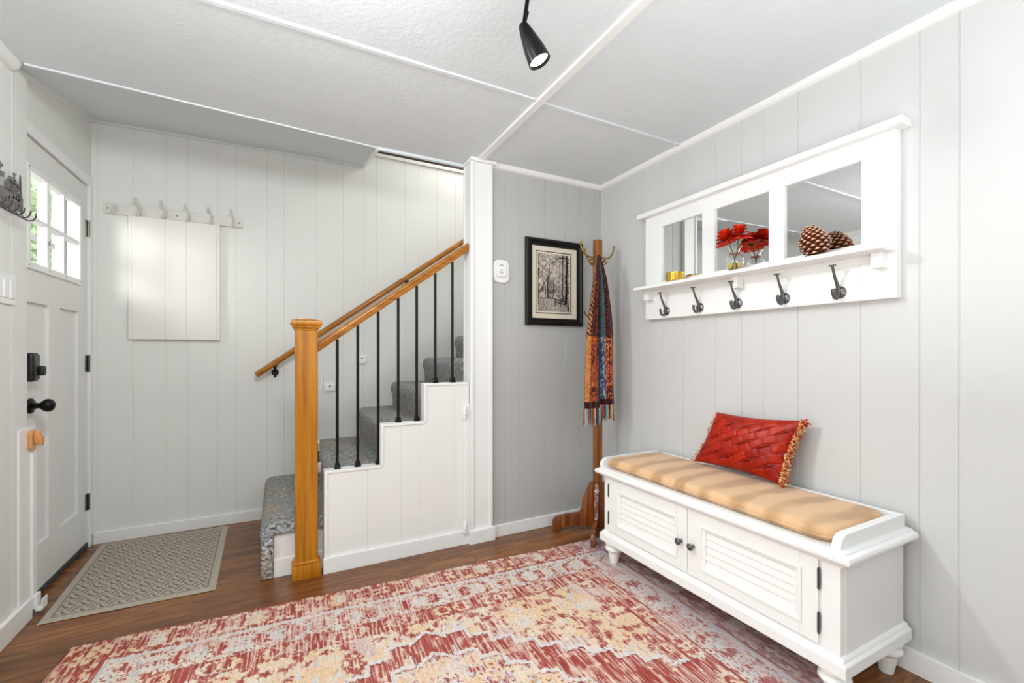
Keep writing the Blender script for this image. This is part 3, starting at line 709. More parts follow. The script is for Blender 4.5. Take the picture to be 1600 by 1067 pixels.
bm = NB(); frame_ring(bm, px0+0.043, px1-0.043, pz0+0.043, pz1-0.043, [(0, yb-0.006), (0, yb-0.0085), (0.046, yb-0.0085), (0.048, yb-0.006)])
obj('mat_board', bm, mat('cream_mat', (230, 220, 202), 0.8), pic)
W_, H_ = 0.264, 0.388; nx, nz = 200, 300; cxp, czp = 1.553, 1.545
gx, gz_ = np.meshgrid(np.linspace(0, 1, nx), np.linspace(0, 1, nz), indexing='ij')
g = 0.62+0.55*(fbm(gx*22, gz_*34, 5, 4)-0.5)*1.6 + 0.35*(vnoise(gx*60, gz_*90, 8)-0.5)
g += 0.10*np.exp(-((gx-0.45)/0.3)**2-((gz_-0.75)/0.25)**2)
g -= 0.25*np.exp(-((gz_-0.36)/0.06)**2)*(vnoise(gx*12, gz_*10, 3))
g = np.where(gz_ < 0.26, 0.50+0.5*(vnoise(gx*55, gz_*130, 11)-0.5)+0.12*np.exp(-((gx-0.4+0.5*(gz_-.2))/0.25)**2), g)
def trunk(x0, w0, z0=0.25, z1=1.0, lean=0.0, dark=0.9):
    global g
    c = x0+lean*(gz_-z0)+0.006*np.sin(gz_*18+x0*30)
    ww = w0*(1.15-0.45*gz_); mk = (np.abs(gx-c) < ww)&(gz_ > z0)&(gz_ < z1)
    g = np.where(mk, g*(1-dark)+0.06+0.18*(vnoise(gx*60, gz_*40, 21) > 0.72), g)
for a in ((0.06, 0.016, 0.14, 0.72), (0.08, 0.010, 0.6, 1.0), (0.33, 0.018, 0.24, 0.62), (0.42, 0.008, 0.24, 0.5), (0.26, 0.007, 0.24, 0.44), (0.37, 0.009, 0.25, 0.8, 0.02), (0.47, 0.010, 0.25, 0.58, 0.12), (0.66, 0.008, 0.3, 0.85, 0.02, 0.5), (0.76, 0.018, 0.2, 1.0), (0.86, 0.036, 0.16, 1.0, 0.03, 0.95), (0.95, 0.012, 0.0, 0.22), (0.20, 0.006, 0.25, 0.6, 0.02, 0.6), (0.57, 0.006, 0.28, 0.7, 0.05, 0.6)): trunk(*a)
br = 0.78+0.14*np.sqrt(np.clip((gx-0.08)/0.8, 0, 1))-0.10*(gx < 0.3)*(0.3-gx)
arc = 0.93-1.1*(gx-0.78)**2*1.0-0.12*(gx < 0.45)
g = np.where((np.abs(gz_-arc) < 0.008)&(gx > 0.12)&(gx < 0.95), 0.1, g)
bench = (gx > 0.52)&(gx < 0.86)&((np.abs(gz_-(0.235-0.12*(gx-0.52))) < 0.008)|(np.abs(gz_-(0.195-0.12*(gx-0.52))) < 0.008))
bench |= ((np.abs(gx-0.54) < 0.012)|(np.abs(gx-0.70) < 0.012))&(gz_ > 0.12)&(gz_ < 0.26)
bench |= (np.abs(gz_-(0.20-0.9*(gx-0.80))) < 0.010)&(gx > 0.80)&(gx < 0.97)
g = np.where(bench, 0.08, g)
mkf = (np.abs(gz_-0.245) < 0.005)&(gx < 0.5); g = np.where(mkf, 0.15, g)
g = np.clip(g, 0.03, 1)
colr = mixc(lin((20, 16, 16)), lin((226, 214, 202)), np.clip((g-0.12)*1.25, 0, 1)**1.3)
e1 = (gx < 0.012)|(gx > 0.988)|(gz_ < 0.008)|(gz_ > 0.992); e2 = (gx < 0.032)|(gx > 0.968)|(gz_ < 0.022)|(gz_ > 0.978)
colr = np.where((e2 & ~e1)[..., None], lin((225, 214, 196)), colr); colr = np.where(e1[..., None], lin((26, 22, 22)), colr)
P = np.stack([cxp-W_/2+gx*W_, np.full_like(gx, yb-0.0072), czp-H_/2+gz_*H_], -1)
M['print'] = painted('photo_print', 0.5, 0.0, 400, 0.3)
obj('print', grid_mesh('print', P, colr), M['print'], pic)
for nd in M['print'].node_tree.nodes:
    if nd.type == 'MAP_RANGE': nd.inputs[3].default_value = 1; nd.inputs[4].default_value = 1
# black line border on the mat
bm = NB(); frame_ring(bm, cxp-W_/2-0.003, cxp+W_/2+0.003, czp-H_/2-0.003, czp+H_/2+0.003, [(0, yb-0.006), (0, yb-0.0095), (0.005, yb-0.0095), (0.005, yb-0.006)]); obj('mat_liner', bm, M['blackplastic'], pic)

# ------------------------------------------------------------------ mirror shelf with hooks on the right wall
ms = thing('mirror_coat_rack', 'long white wall rack with three mirrors, a ledge and five pewter hooks', 'wall rack', (1.93, 1.35, 1.3))
XF = 1.900; XW = 1.939
YL, YR = 1.948, 0.752; ZB, ZT = 1.292, 1.882
mir = [(1.828, 1.554), (1.483, 1.208), (1.141, 0.859)]; mz0, mz1 = 1.500, 1.808
bm = NB()
box(bm, XF, XW, 1.828, YL, ZB, ZT, 0.002); box(bm, XF, XW, YR, 0.859, ZB, ZT, 0.002)
box(bm, XF+0.001, XW, 0.859, 1.828, 1.808, ZT, 0); box(bm, XF+0.001, XW, 1.483, 1.554, mz0, mz1); box(bm, XF+0.001, XW, 1.141, 1.208, mz0, mz1)
box(bm, XF+0.001, XW, 0.859, 1.828, 1.44, mz0); box(bm, XF+0.006, XW, 0.859, 1.828, 1.385, 1.44)
box(bm, XF-0.002, XW, 0.859, 1.828, ZB, 1.385, 0.002)
obj('frame', bm, M['white'], ms)
bm = NB(); box(bm, 1.868, XW, YR-0.028, YL+0.040, ZT, ZT+0.026, 0.002); obj('top_cap', bm, M['white'], ms)
bm = NB(); box(bm, 1.785, XF+0.001, 0.752, 1.925, 1.452, 1.468, 0.002); obj('ledge', bm, M['white'], ms)
for y in (0.793, 1.345, 1.900):
    bm = NB(); box(bm, 1.855, XF+0.002, y-0.017, y+0.017, 1.398, 1.452, 0.002); obj('corbel', bm, M['white'], ms)
for a, b in mir:
    bm = NB(); box(bm, XF+0.012, XF+0.016, b-0.003, a+0.003, mz0-0.003, mz1+0.003); obj('mirror', bm, M['mirror'], ms)
for y in (1.785, 1.565, 1.354, 1.137, 0.927):
    bm = NB(); x = XF-0.004; z = 1.330
    lathe(bm, [(0.002, x-0.006), (0.012, x-0.006), (0.019, x-0.003), (0.0235, x), (0.0235, x+0.003)], y, z, 24, 'X')
    tube(bm, [(x-0.004, y, z-0.010), (x-0.008, y, z+0.012), (x-0.018, y, z+0.032), (x-0.032, y, z+0.054), (x-0.043, y, z+0.078), (x-0.050, y, z+0.098)], [0.008, 0.0072, 0.006, 0.005, 0.0045, 0.0045], 12)
    box(bm, x-0.057, x-0.043, y-0.011, y+0.011, z+0.095, z+0.101, 0.002)
    tube(bm, [(x-0.004, y, z+0.002), (x-0.010, y, z-0.014), (x-0.022, y, z-0.024), (x-0.036, y, z-0.022), (x-0.044, y, z-0.010), (x-0.045, y, z+0.002)], [0.008, 0.0075, 0.0065, 0.006, 0.006, 0.007], 12)
    bmesh.ops.create_icosphere(bm, subdivisions=2, radius=0.0075, matrix=Matrix.Translation((x-0.045, y, z+0.005)))
    obj('hook', bm, M['pewter'], ms, True)
ZS_ = 1.4682
# gold votive
gv = thing('votive_holder', 'small gold ribbed glass votive holder at the left end of the white ledge', 'candle holder', (1.838, 1.672, ZS_))
bm = NB(); prof = [(0.040, ZS_), (0.044, ZS_+0.002)]
for k in range(5): prof += [(0.047, ZS_+0.006+k*0.008), (0.045, ZS_+0.010+k*0.008)]
prof += [(0.047, ZS_+0.050), (0.043, ZS_+0.050), (0.042, ZS_+0.012), (0.002, ZS_+0.010)]
lathe(bm, prof, 1.838, 1.672, 40); obj('glass_cup', bm, M['gold'], gv, True, 60)
bm = NB(); lathe(bm, [(0.030, ZS_+0.0105), (0.030, ZS_+0.034), (0.002, ZS_+0.035)], 1.838, 1.672, 28); obj('candle', bm, mat('ivory_wax', (240, 228, 190), 0.4), gv, True)
# vase
VX, VY = 1.836, 1.325
vs = thing('glass_vase', 'small round clear glass vase holding yellow water on the white ledge', 'vase', (VX, VY, ZS_))
bm = NB(); outer = [(0.018, 0.0), (0.021, 0.001), (0.026, 0.010), (0.033, 0.022), (0.039, 0.036), (0.0405, 0.048), (0.038, 0.060), (0.030, 0.071), (0.021, 0.078), (0.0175, 0.083), (0.0185, 0.090), (0.024, 0.103), (0.0315, 0.114)]
inner = [(r-0.0022, h) for r, h in outer[::-1][:-2]]; inner = [(0.0300, 0.1145)]+inner[1:]+[(0.016, 0.006)]
lathe(bm, [(r, h+ZS_) for r, h in outer+inner], VX, VY, 40); obj('glass', bm, M['glass'], vs, True, 60)
bm = NB(); lathe(bm, [(0.002, ZS_+0.0065), (0.016, ZS_+0.007), (0.0235, ZS_+0.012), (0.030, ZS_+0.022), (0.0345, ZS_+0.032), (0.0345, ZS_+0.0335), (0.002, ZS_+0.0335)], VX, VY, 40); obj('water', bm, M['water'], vs, True, 60)
bm = NB(); tube(bm, [(VX+0.0195*math.cos(a), VY+0.0195*math.sin(a), ZS_+0.083) for a in [2*PI*i/24 for i in range(24)]], 0.0018, 8, closed=True); obj('neck_cord', bm, mat('red_cord', (176, 50, 36), 0.6), vs, True)
# flowers
Mred = painted('petal_satin', 0.55, 0.1, 200, 0.3)
def flower(lab, base, neck, head, R, tilt, seed):
    rnd = random.Random(seed)
    t = thing('gerbera_flower', lab, 'flower', base, 'flowers in the glass vase')
    bm = NB(); tube(bm, [base, tuple((base[i]*0.45+neck[i]*0.55) for i in range(3)), neck, head], 0.0022, 8); obj('stem', bm, M['stem'], t, True)
    ax = Vector(tilt).normalized(); u = ax.orthogonal().normalized(); v = ax.cross(u); Hd = Vector(head)
    rows = []
    me_v, me_f, me_c = [], [], []
    cr, co, cy = lin((214, 22, 10)), lin((238, 70, 14)), lin((250, 150, 30))
    for layer in range(5):
        n = 26; rr = R*(1.0-0.13*layer)
        for k in range(n):
            a = 2*PI*(k+0.5*(layer % 2)+rnd.uniform(-0.15, 0.15))/n; d = u*math.cos(a)+v*math.sin(a); s = ax.cross(d)
            wd = R*0.15; L = rr*rnd.uniform(0.92, 1.05); lift = 0.10+0.16*layer
            b = len(me_v)
            for j, (f, wf_) in enumerate(((0.12, 0.35), (0.45, 0.9), (0.8, 1.0), (0.95, 0.6), (1.0, 0.15))):
                bend = lift*f*R - 0.34*R*f*f*(1-0.2*layer)
                c = Hd+d*L*f+ax*(bend+0.002*layer)
                for sgn in (-1, 1):
                    me_v.append(c+s*sgn*wd*wf_+ax*(0.0012 if sgn > 0 else -0.0012))
                    me_c.append(cy*(1-min(1, f*2.2))+(co if k % 3 == 0 else cr)*min(1, f*2.2))
            for j in range(4): me_f.append((b+2*j, b+2*j+1, b+2*j+3, b+2*j+2))
    me = bpy.data.meshes.new('petals'); me.from_pydata([tuple(q) for q in me_v], [], me_f); me.update()
    at = me.color_attributes.new('pattern', 'FLOAT_COLOR', 'POINT')
    for i, c in enumerate(me_c): at.data[i].color = (*c, 1)
    obj('petals', me, Mred, t, True, 80)
    bm = NB(); bmesh.ops.create_icosphere(bm, subdivisions=2, radius=R*0.22, matrix=Matrix.Translation(Hd+ax*0.006) @ Matrix.Diagonal((1, 1, 0.7, 1))); obj('flower_centre', bm, M['fcent'], t, True)
    bm = NB(); lathe(bm, [(0.003, head[2]-0.010), (R*0.22, head[2]-0.004), (R*0.24, head[2]+0.001)], head[0], head[1], 16); obj('sepals', bm, M['sepal'], t, True)
M['stem'] = mat('green_stem', (74, 96, 34), 0.6); M['fcent'] = mat('flower_centre_brown', (120, 50, 16), 0.8, bump=0.5, bscale=600); M['sepal'] = mat('dark_sepal', (70, 40, 22), 0.7)
flower('orange red gerbera on the left of the glass vase, nearer the votive', (VX+0.004, VY-0.008, ZS_+0.012), (VX-0.004, VY+0.006, ZS_+0.085), (VX-0.010, VY+0.030, ZS_+0.150), 0.060, (-0.25, 0.22, 0.95), 1)
flower('orange red gerbera on the right of the glass vase, nearer the pine cone', (VX-0.004, VY+0.010, ZS_+0.012), (VX+0.003, VY-0.008, ZS_+0.085), (VX-0.006, VY-0.024, ZS_+0.158), 0.058, (-0.12, -0.16, 0.97), 2)
# pine cone
PX, PY = 1.836, 0.970
def cone_obj():
    V, F, Cc = [], [], []
    tiltm = Matrix.Rotation(math.radians(-14), 3, 'X') @ Matrix.Rotation(math.radians(-6), 3, 'Y')
    H = 0.118; base = Vector((PX, PY, ZS_))
    def addv(p, c): V.append(p); Cc.append(c)
    # core
    seg = 20; rows = 14
    def prof(t): return 0.036*math.sin(PI*min(1, (t*0.92+0.06))**0.80)+0.004
    b0 = len(V)
    for i in range(rows+1):
        t = i/rows
        for k in range(seg):
            a = 2*PI*k/seg; addv(Vector((prof(t)*math.cos(a), prof(t)*math.sin(a), 0.004+t*(H-0.012))), lin((52, 26, 14)))
    for i in range(rows):
        for k in range(seg): F.append((b0+i*seg+k, b0+i*seg+(k+1) % seg, b0+(i+1)*seg+(k+1) % seg, b0+(i+1)*seg+k))
    F.append(tuple(b0+k for k in range(seg))[::-1]); F.append(tuple(b0+rows*seg+k for k in range(seg)))
    n = 120; ga = PI*(3-math.sqrt(5)); rnd = random.Random(4)
    for i in range(n):
        t = (i+0.5)/n; t2 = t**0.92; a = i*ga; R = prof(t2)
        d = Vector((math.cos(a), math.sin(a), 0)); s = Vector((-math.sin(a), math.cos(a), 0)); z = 0.004+t2*(H-0.012)
        Ls = 0.027*(1-0.45*abs(t2-0.35)); wd = 0.0128*(1-0.35*t2); up = 0.10+0.9*t2
        root = d*R*0.75+Vector((0, 0, z-0.002)); dirn = (d+Vector((0, 0, up))).normalized(); nrm = s.cross(dirn)*-1
        pts = [(0.0, 0.45, 0.0, (60, 22, 8)), (0.45, 0.9, 0.001, (110, 44, 14)), (0.88, 1.0, 0.002, (140, 62, 24)), (1.0, 0.66, 0.0045, (214, 178, 150)), (1.06, 0.1, 0.003, (226, 196, 172))]
        b = len(V)
        for f, w_, h, c in pts:
            p = root+dirn*Ls*f
            th = 0.0020*(0.5+f*0.6)
            for q in (p-s*wd*w_, p+nrm*(h+th), p+s*wd*w_, p-nrm*th*0.6): addv(q, lin(c))
        for j in range(len(pts)-1):
            for k in range(4): F.append((b+4*j+k, b+4*j+(k+1) % 4, b+4*j+4+(k+1) % 4, b+4*j+4+k))
        e = b+4*(len(pts)-1); F.append((e, e+1, e+2, e+3))
    lo = min((tiltm @ p).z for p in V)
    me = bpy.data.meshes.new('pine_cone'); me.from_pydata([tuple(tiltm @ p + base - Vector((0, 0, lo))) for p in V], [], F); me.update()
    at = me.color_attributes.new('pattern', 'FLOAT_COLOR', 'POINT')
    for i, c in enumerate(Cc): at.data[i].color = (*c, 1)
    return me
tag(obj('pine_cone', cone_obj(), painted('cone_scale', 0.5, 0.2, 300, 0.4)), 'brown pine cone with pale scale tips on the right half of the white ledge', 'pine cone')

# ------------------------------------------------------------------ ceiling track lamp
tl = thing('ceiling_spotlight', 'black bullet spotlight head hanging on a thin stem from the ceiling', 'spotlight', (0.705, 1.172, CZ))
Lc = Vector((0.700, 1.165, 1.995)); axl = Vector((0.36, -0.20, -0.90)).normalized()
bm = NB(); lathe(bm, [(0.004, 0.0), (0.0125, 0.001), (0.016, 0.008), (0.021, 0.030), (0.027, 0.060), (0.0320, 0.090), (0.0345, 0.118), (0.0350, 0.126), (0.0325, 0.126), (0.031, 0.112), (0.004, 0.108)], 0, 0, 36)
rot = Vector((0, 0, 1)).rotation_difference(axl).to_matrix().to_4x4()
top = Lc-axl*0.118
bm.transform(Matrix.Translation(top) @ rot)
obj('lamp_shade', bm, M['black'], tl, True, 50)
bm = NB(); lathe(bm, [(0.002, 0.109), (0.0305, 0.1125), (0.0305, 0.118), (0.002, 0.121)], 0, 0, 32); bm.transform(Matrix.Translation(top) @ rot)
obj('bulb', bm, emis('lamp_face', (1, 0.97, 0.9), 0.9), tl, True)
bm = NB(); jt = top+Vector((0.012, -0.004, 0.0))
tube(bm, [top+axl*0.012, top-axl*0.006+Vector((0.008, 0, 0)), jt+Vector((0.002, 0, 0.04))], [0.008, 0.0065, 0.0065], 12)
tube(bm, [jt+Vector((-0.006, 0.003, 0.012)), jt+Vector((0.002, -0.002, 0.075)), (jt.x+0.012, jt.y-0.008, CZ-0.018)], [0.0065, 0.0065, 0.0065], 12)
obj('stem', bm, M['black'], tl, True)
bm = NB(); box(bm, 0.30, 0.74, 1.125, 1.160, CZ-0.020, CZ, 0.003); obj('track', bm, M['black'], tl)
sp = bpy.data.lights.new('spot_bulb', 'SPOT'); sp.energy = 9; sp.spot_size = math.radians(120); sp.spot_blend = 0.8; sp.shadow_soft_size = 0.03; sp.color = (1, 0.97, 0.92)
spo = bpy.data.objects.new('spot_bulb', sp); COL.objects.link(spo); spo.location = Lc+axl*0.03; spo.rotation_euler = axl.to_track_quat('-Z', 'Y').to_euler()

# ------------------------------------------------------------------ storage bench
bn = thing('storage_bench', 'long white storage bench with two louvred doors on turned feet against the grey wall', 'bench', (1.70, 1.29, 0))
BX = 1.515; by0, by1 = 0.735, 1.842; BB = 1.908
bm = NB(); box(bm, BX, BB, by0, by1, 0.16, 0.465, 0.003)
obj('body', bm, M['white'], bn)
bm = NB()
obj('front_post', box(bm, BX-0.006, BX+0.001, by0, 0.790, 0.165, 0.462, 0.002), M['white'], bn)
obj('front_post', box(NB(), BX-0.006, BX+0.001, 1.805, by1, 0.165, 0.462, 0.002), M['white'], bn)
# side panel recess, its paint toned darker to imitate shade on that end
bm = NB(); box(bm, BX+0.022, BB-0.006, by0-0.002, by0+0.001, 0.17, 0.462, 0.001); obj('end_panel', bm, mat('bench_end_shade', (236, 235, 234), 0.45), bn)
# base moulding (mitred loft)
def skirt(bm, x0, x1, y0, y1, prof):
    prev = None; first = None
    for out, z in prof:
        ring = [bm.verts.new(c) for c in ((x0-out, y0-out, z), (x1, y0-out, z), (x1, y1+out, z), (x0-out, y1+out, z))]
        if prev:
            for i in range(4): bm.faces.new((prev[i], prev[(i+1) % 4], ring[(i+1) % 4], ring[i]))
        else: bm.faces.new(ring[::-1])
        prev = ring
    bm.faces.new(prev)
bm = NB(); skirt(bm, BX, BB+0.004, by0, by1, [(0.018, 0.118), (0.021, 0.121), (0.021, 0.155), (0.017, 0.160), (0.013, 0.161), (0.011, 0.168), (0.007, 0.173), (0.0, 0.175)]); obj('base_moulding', bm, M['white'], bn)
bm = NB(); skirt(bm, BX, BB+0.006, by0, by1, [(0.0, 0.444), (0.006, 0.446), (0.010, 0.456), (0.020, 0.460), (0.022, 0.464), (0.034, 0.468), (0.039, 0.474), (0.040, 0.482), (0.037, 0.489), (0.030, 0.493), (0.024, 0.494), (0.022, 0.499), (0.014, 0.501), (0.0, 0.501)]); obj('top_moulding', bm, M['white'], bn, True, 25)
# rails around the cushion: ends rounded at the front, back rail
for nm, a, b in (('end_rail', by0-0.004, by0+0.022), ('end_rail', by1+0.008, by1+0.030)):
    bm = NB(); pts = [(BX-0.012, 0.500), (BX-0.012, 0.508)]+[(BX+0.028-0.040*math.cos(t), 0.508+0.036*math.sin(t)) for t in [PI/2*i/8 for i in range(1, 9)]]+[(BB, 0.544), (BB, 0.500)]
    prism(bm, pts, 'Y', a, b); obj(nm, bm, M['white'], bn, True, 30)
bm = NB(); box(bm, BB-0.018, BB, by0+0.022, by1-0.022, 0.50, 0.544, 0.002); obj('back_rail', bm, M['white'], bn)
# doors
def bench_door(y0, y1, py0, py1, hinge_y, knob_y):
    z0, z1 = 0.182, 0.452; q0, q1 = 0.228, 0.400
    bm = NB(); x = BX-0.010
    box(bm, x, BX+0.002, y0, py0, z0, z1, 0.0015); box(bm, x, BX+0.002, py1, y1, z0, z1, 0.0015); box(bm, x, BX+0.002, py0, py1, z0, q0, 0.0015); box(bm, x, BX+0.002, py0, py1, q1, z1, 0.0015)
    d = obj('door', bm, M['white'], bn)
    bm = NB()
    prev = None
    for ins, xx in ((-0.006, x-0.001), (-0.004, x-0.004), (0.004, x-0.004), (0.008, x+0.002), (0.016, x+0.004), (0.018, x+0.008)):
        ring = [bm.verts.new((xx, a, b)) for a, b in ((py0+ins, q0+ins), (py1-ins, q0+ins), (py1-ins, q1-ins), (py0+ins, q1-ins))]
        if prev:
            for i in range(4): bm.faces.new((prev[i], prev[(i+1) % 4], ring[(i+1) % 4], ring[i]))
        prev = ring
    obj('panel_moulding', bm, M['white'], d)
    bm = NB(); n = 5; h = (q1-q0-0.03)/n
    for k in range(n):
        zb = q0+0.015+k*h
        prism(bm, [(x+0.0065, zb), (x+0.0108, zb+h-0.0008), (x+0.013, zb+h), (x+0.013, zb)], 'Y', py0+0.014, py1-0.014)
    obj('louvre_panel', bm, M['white'], d)
    for z in (0.250, 0.390):
        bm = NB(); tube(bm, [(BX-0.012, hinge_y, z-0.030), (BX-0.012, hinge_y, z+0.030)], 0.0042, 10); tube(bm, [(BX-0.012, hinge_y, z-0.034), (BX-0.012, hinge_y, z-0.031)], 0.003, 8); tube(bm, [(BX-0.012, hinge_y, z+0.031), (BX-0.012, hinge_y, z+0.034)], 0.003, 8); obj('hinge', bm, M['darkgrey'], d, True)
    bm = NB(); kx = BX-0.010
    lathe(bm, [(0.008, kx), (0.008, kx-0.003), (0.0055, kx-0.006), (0.0055, kx-0.014), (0.011, kx-0.018), (0.0145, kx-0.021), (0.0145, kx-0.024), (0.012, kx-0.0265), (0.010, kx-0.0255), (0.007, kx-0.028), (0.001, kx-0.029)], knob_y, 0.306, 24, 'X'); obj('knob', bm, M['pewter'], d, True, 35)
bench_door(1.306, 1.800, 1.362, 1.738, 1.8030, 1.336)
bench_door(0.797, 1.302, 0.852, 1.236, 0.7940, 1.274)
# turned feet
def foot(x, y):
    g0 = 0.0095 if x < 1.7 else 0.0
    bm = NB(); lathe(bm, [(r_*1.24 if r_ < 0.0355 else r_*1.26, max(h_, 0)+g0*(1-h_/0.12)) for r_, h_ in [(0.026, 0.120), (0.033, 0.119), (0.036, 0.113), (0.036, 0.106), (0.032, 0.099), (0.027, 0.095), (0.030, 0.091), (0.0355, 0.086), (0.0365, 0.078), (0.033, 0.070), (0.027, 0.065), (0.025, 0.062), (0.025, 0.058), (0.022, 0.035), (0.0175, 0.006), (0.0165, 0.0), (0.001, 0.0)]], x, y, 32); return obj('foot', bm, M['white'], bn, True, 50)
for x, y in ((BX+0.030, by0+0.034), (BX+0.030, by1-0.034), (1.862, by0+0.030), (1.862, by1-0.034)): foot(x, y)
# seat cushion (rounded slab)
def rounded_slab(x0, x1, y0, y1, z0, z1, nx=34, ny=110, r=0.06, puff=0.010):
    """closed cushion surface from two height sheets"""
    u, v = np.meshgrid(np.linspace(-1, 1, nx), np.linspace(-1, 1, ny), indexing='ij')
    # squircle-ish corner rounding
    hx, hy = (x1-x0)/2, (y1-y0)/2
    X = u*hx; Y = v*hy
    dx = np.maximum(np.abs(X)-(hx-r), 0); dy = np.maximum(np.abs(Y)-(hy-r), 0)
    m = np.maximum(dx, dy); d = np.hypot(dx, dy); k = np.where(d > 0, m/np.maximum(d, 1e-9), 1)
    X2 = np.sign(X)*(np.minimum(np.abs(X), hx-r)+dx*k); Y2 = np.sign(Y)*(np.minimum(np.abs(Y), hy-r)+dy*k)
    edge = np.minimum((1-np.abs(u))*hx, (1-np.abs(v))*hy)
    prof = np.sqrt(np.clip(1-(1-np.clip(edge/0.022, 0, 1))**2, 0, 1))
    zm = (z0+z1)/2; h = (z1-z0)/2
    wr = (fbm(X*9+3, Y*7, 5, 3)-0.5)*0.006*np.clip(edge/0.05, 0, 1)
    top = zm+h*prof+puff*np.clip(edge/0.12, 0, 1)**0.6+wr; bot = zm-h*prof
    V = np.concatenate([np.stack([X2+(x0+x1)/2, Y2+(y0+y1)/2, top], -1).reshape(-1, 3), np.stack([X2+(x0+x1)/2, Y2+(y0+y1)/2, bot], -1).reshape(-1, 3)])
    idx = np.arange(nx*ny).reshape(nx, ny); q = np.stack([idx[:-1, :-1], idx[1:, :-1], idx[1:, 1:], idx[:-1, 1:]], -1).reshape(-1, 4)
    F = np.vstack([q, q[:, ::-1]+nx*ny])
    me = bpy.data.meshes.new('cushion'); me.from_pydata(V.tolist(), [], F.tolist()); me.update()
    b = bmesh.new(); b.from_mesh(me); bmesh.ops.remove_doubles(b, verts=b.verts, dist=0.0004); b.to_mesh(me); b.free()
    return me
cu = thing('bench_cushion', 'long tan suede seat cushion lying on the white storage bench', 'cushion', (1.70, 1.29, 0.502))
obj('pad', rounded_slab(1.512, 1.886, 0.762, 1.846, 0.502, 0.545), M['suede'], cu, True, 180)
bm = NB(); hx0, hx1, hy0, hy1, r = 1.511, 1.887, 0.761, 1.847, 0.055
pp = []
for cx, cy, a0 in ((hx1-r, hy1-r, 0), (hx0+r, hy1-r, PI/2), (hx0+r, hy0+r, PI), (hx1-r, hy0+r, 3*PI/2)):
    for i in range(9): a = a0+PI/2*i/8; pp.append((cx+r*math.cos(a), cy+r*math.sin(a), 0.521))
tube(bm, pp, 0.0035, 8, closed=True); obj('piping', bm, M['suede'], cu, True)

# ------------------------------------------------------------------ red pillow
BLc, BRc, TLc, TRc = [Vector(p) for p in ((1.812, 1.530, 0.566), (1.812, 1.098, 0.562), (1.884, 1.455, 0.812), (1.880, 1.048, 0.826))]
nu, nv = 150, 100
u, v = np.meshgrid(np.linspace(0, 1, nu), np.linspace(0, 1, nv), indexing='ij')   # u left->right, v bottom->top
def bil(a, b): return np.outer(a.ravel(), np.array(b)).reshape(a.shape+(3,))
# pinched edges: concave sides
us = u+0; vs_ = v+0
cv = 0.045*np.sin(PI*us)*(2*vs_-1)*-1; ch_ = 0.035*np.sin(PI*vs_)*(2*us-1)*-1
uu = us+ch_; vv = vs_+cv
base = bil((1-uu)*(1-vv), BLc)+bil(uu*(1-vv), BRc)+bil((1-uu)*vv, TLc)+bil(uu*vv, TRc)
nrm = ((BRc-BLc).cross(TLc-BLc)).normalized()
if nrm.x > 0: nrm = -nrm
bul = (np.clip(4*us*(1-us), 0, 1)**0.55)*(np.clip(4*vs_*(1-vs_), 0, 1)**0.55)
# scale shaped tucks
W2, H2 = 0.43, 0.27
sx = us*W2; sy = vs_*H2
ang = math.radians(28)
ra = (sx*math.cos(ang)+sy*math.sin(ang)); rb = (-sx*math.sin(ang)+sy*math.cos(ang))
rowh = 0.043; cw = 0.056
wob = 0.006*np.sin(ra*38+3*np.floor(rb/rowh))
rbb = rb+wob
row = np.floor(rbb/rowh); fb = rbb/rowh-row
fa = (ra+0.5*cw*(row % 2))/cw; cell = np.floor(fa); fa = fa-cell
scal = fb*0.7+0.3*(1-(2*fa-1)**2)
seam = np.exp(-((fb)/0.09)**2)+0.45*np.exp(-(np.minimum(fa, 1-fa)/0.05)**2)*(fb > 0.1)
h = 0.0065*np.sqrt(np.clip(fb, 0, 1))*(0.75+0.25*np.sin(PI*fa))-0.0050*np.clip(seam, 0, 1)+0.0022*(fbm(ra*60, rb*110, 9, 3)-0.5)
h = h*np.clip(bul*2, 0, 1)
n3 = np.array(nrm)
front = base+(bul*0.058+h)[..., None]*n3
backp = base-(bul*0.046)[..., None]*n3
rv = vnoise(cell*1.7+row*3.1, row*2.3, 4)
cf = mixc(lin((136, 5, 1)), lin((200, 44, 2)), 0.12+0.6*rv+0.25*(fbm(ra*30, rb*30, 2, 3)-0.5))
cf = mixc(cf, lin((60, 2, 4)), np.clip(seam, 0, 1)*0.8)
pl_ = thing('throw_pillow', 'red satin throw pillow with scale tucks and beaded fringe leaning on the wall', 'pillow', (1.84, 1.28, 0.545))
M['pillow'] = painted('red_satin', 0.36, 0.2, 500, 0.35)
def two_sheets(name, Af, Ab, Cf, Cb):
    me1 = grid_mesh(name, Af, Cf); 
    b = bmesh.new(); b.from_mesh(me1); me2 = grid_mesh(name+'_b', Ab[::-1], Cb[::-1]); b.from_mesh(me2); bmesh.ops.remove_doubles(b, verts=b.verts, dist=0.0002); bmesh.ops.recalc_face_normals(b, faces=b.faces)
    me = bpy.data.meshes.new(name); b.to_mesh(me); b.free(); return me
obj('pillow_cover', two_sheets('pillow_cover', front, backp, cf, np.broadcast_to(lin((150, 16, 8)), cf.shape)), M['pillow'], pl_, True, 180)
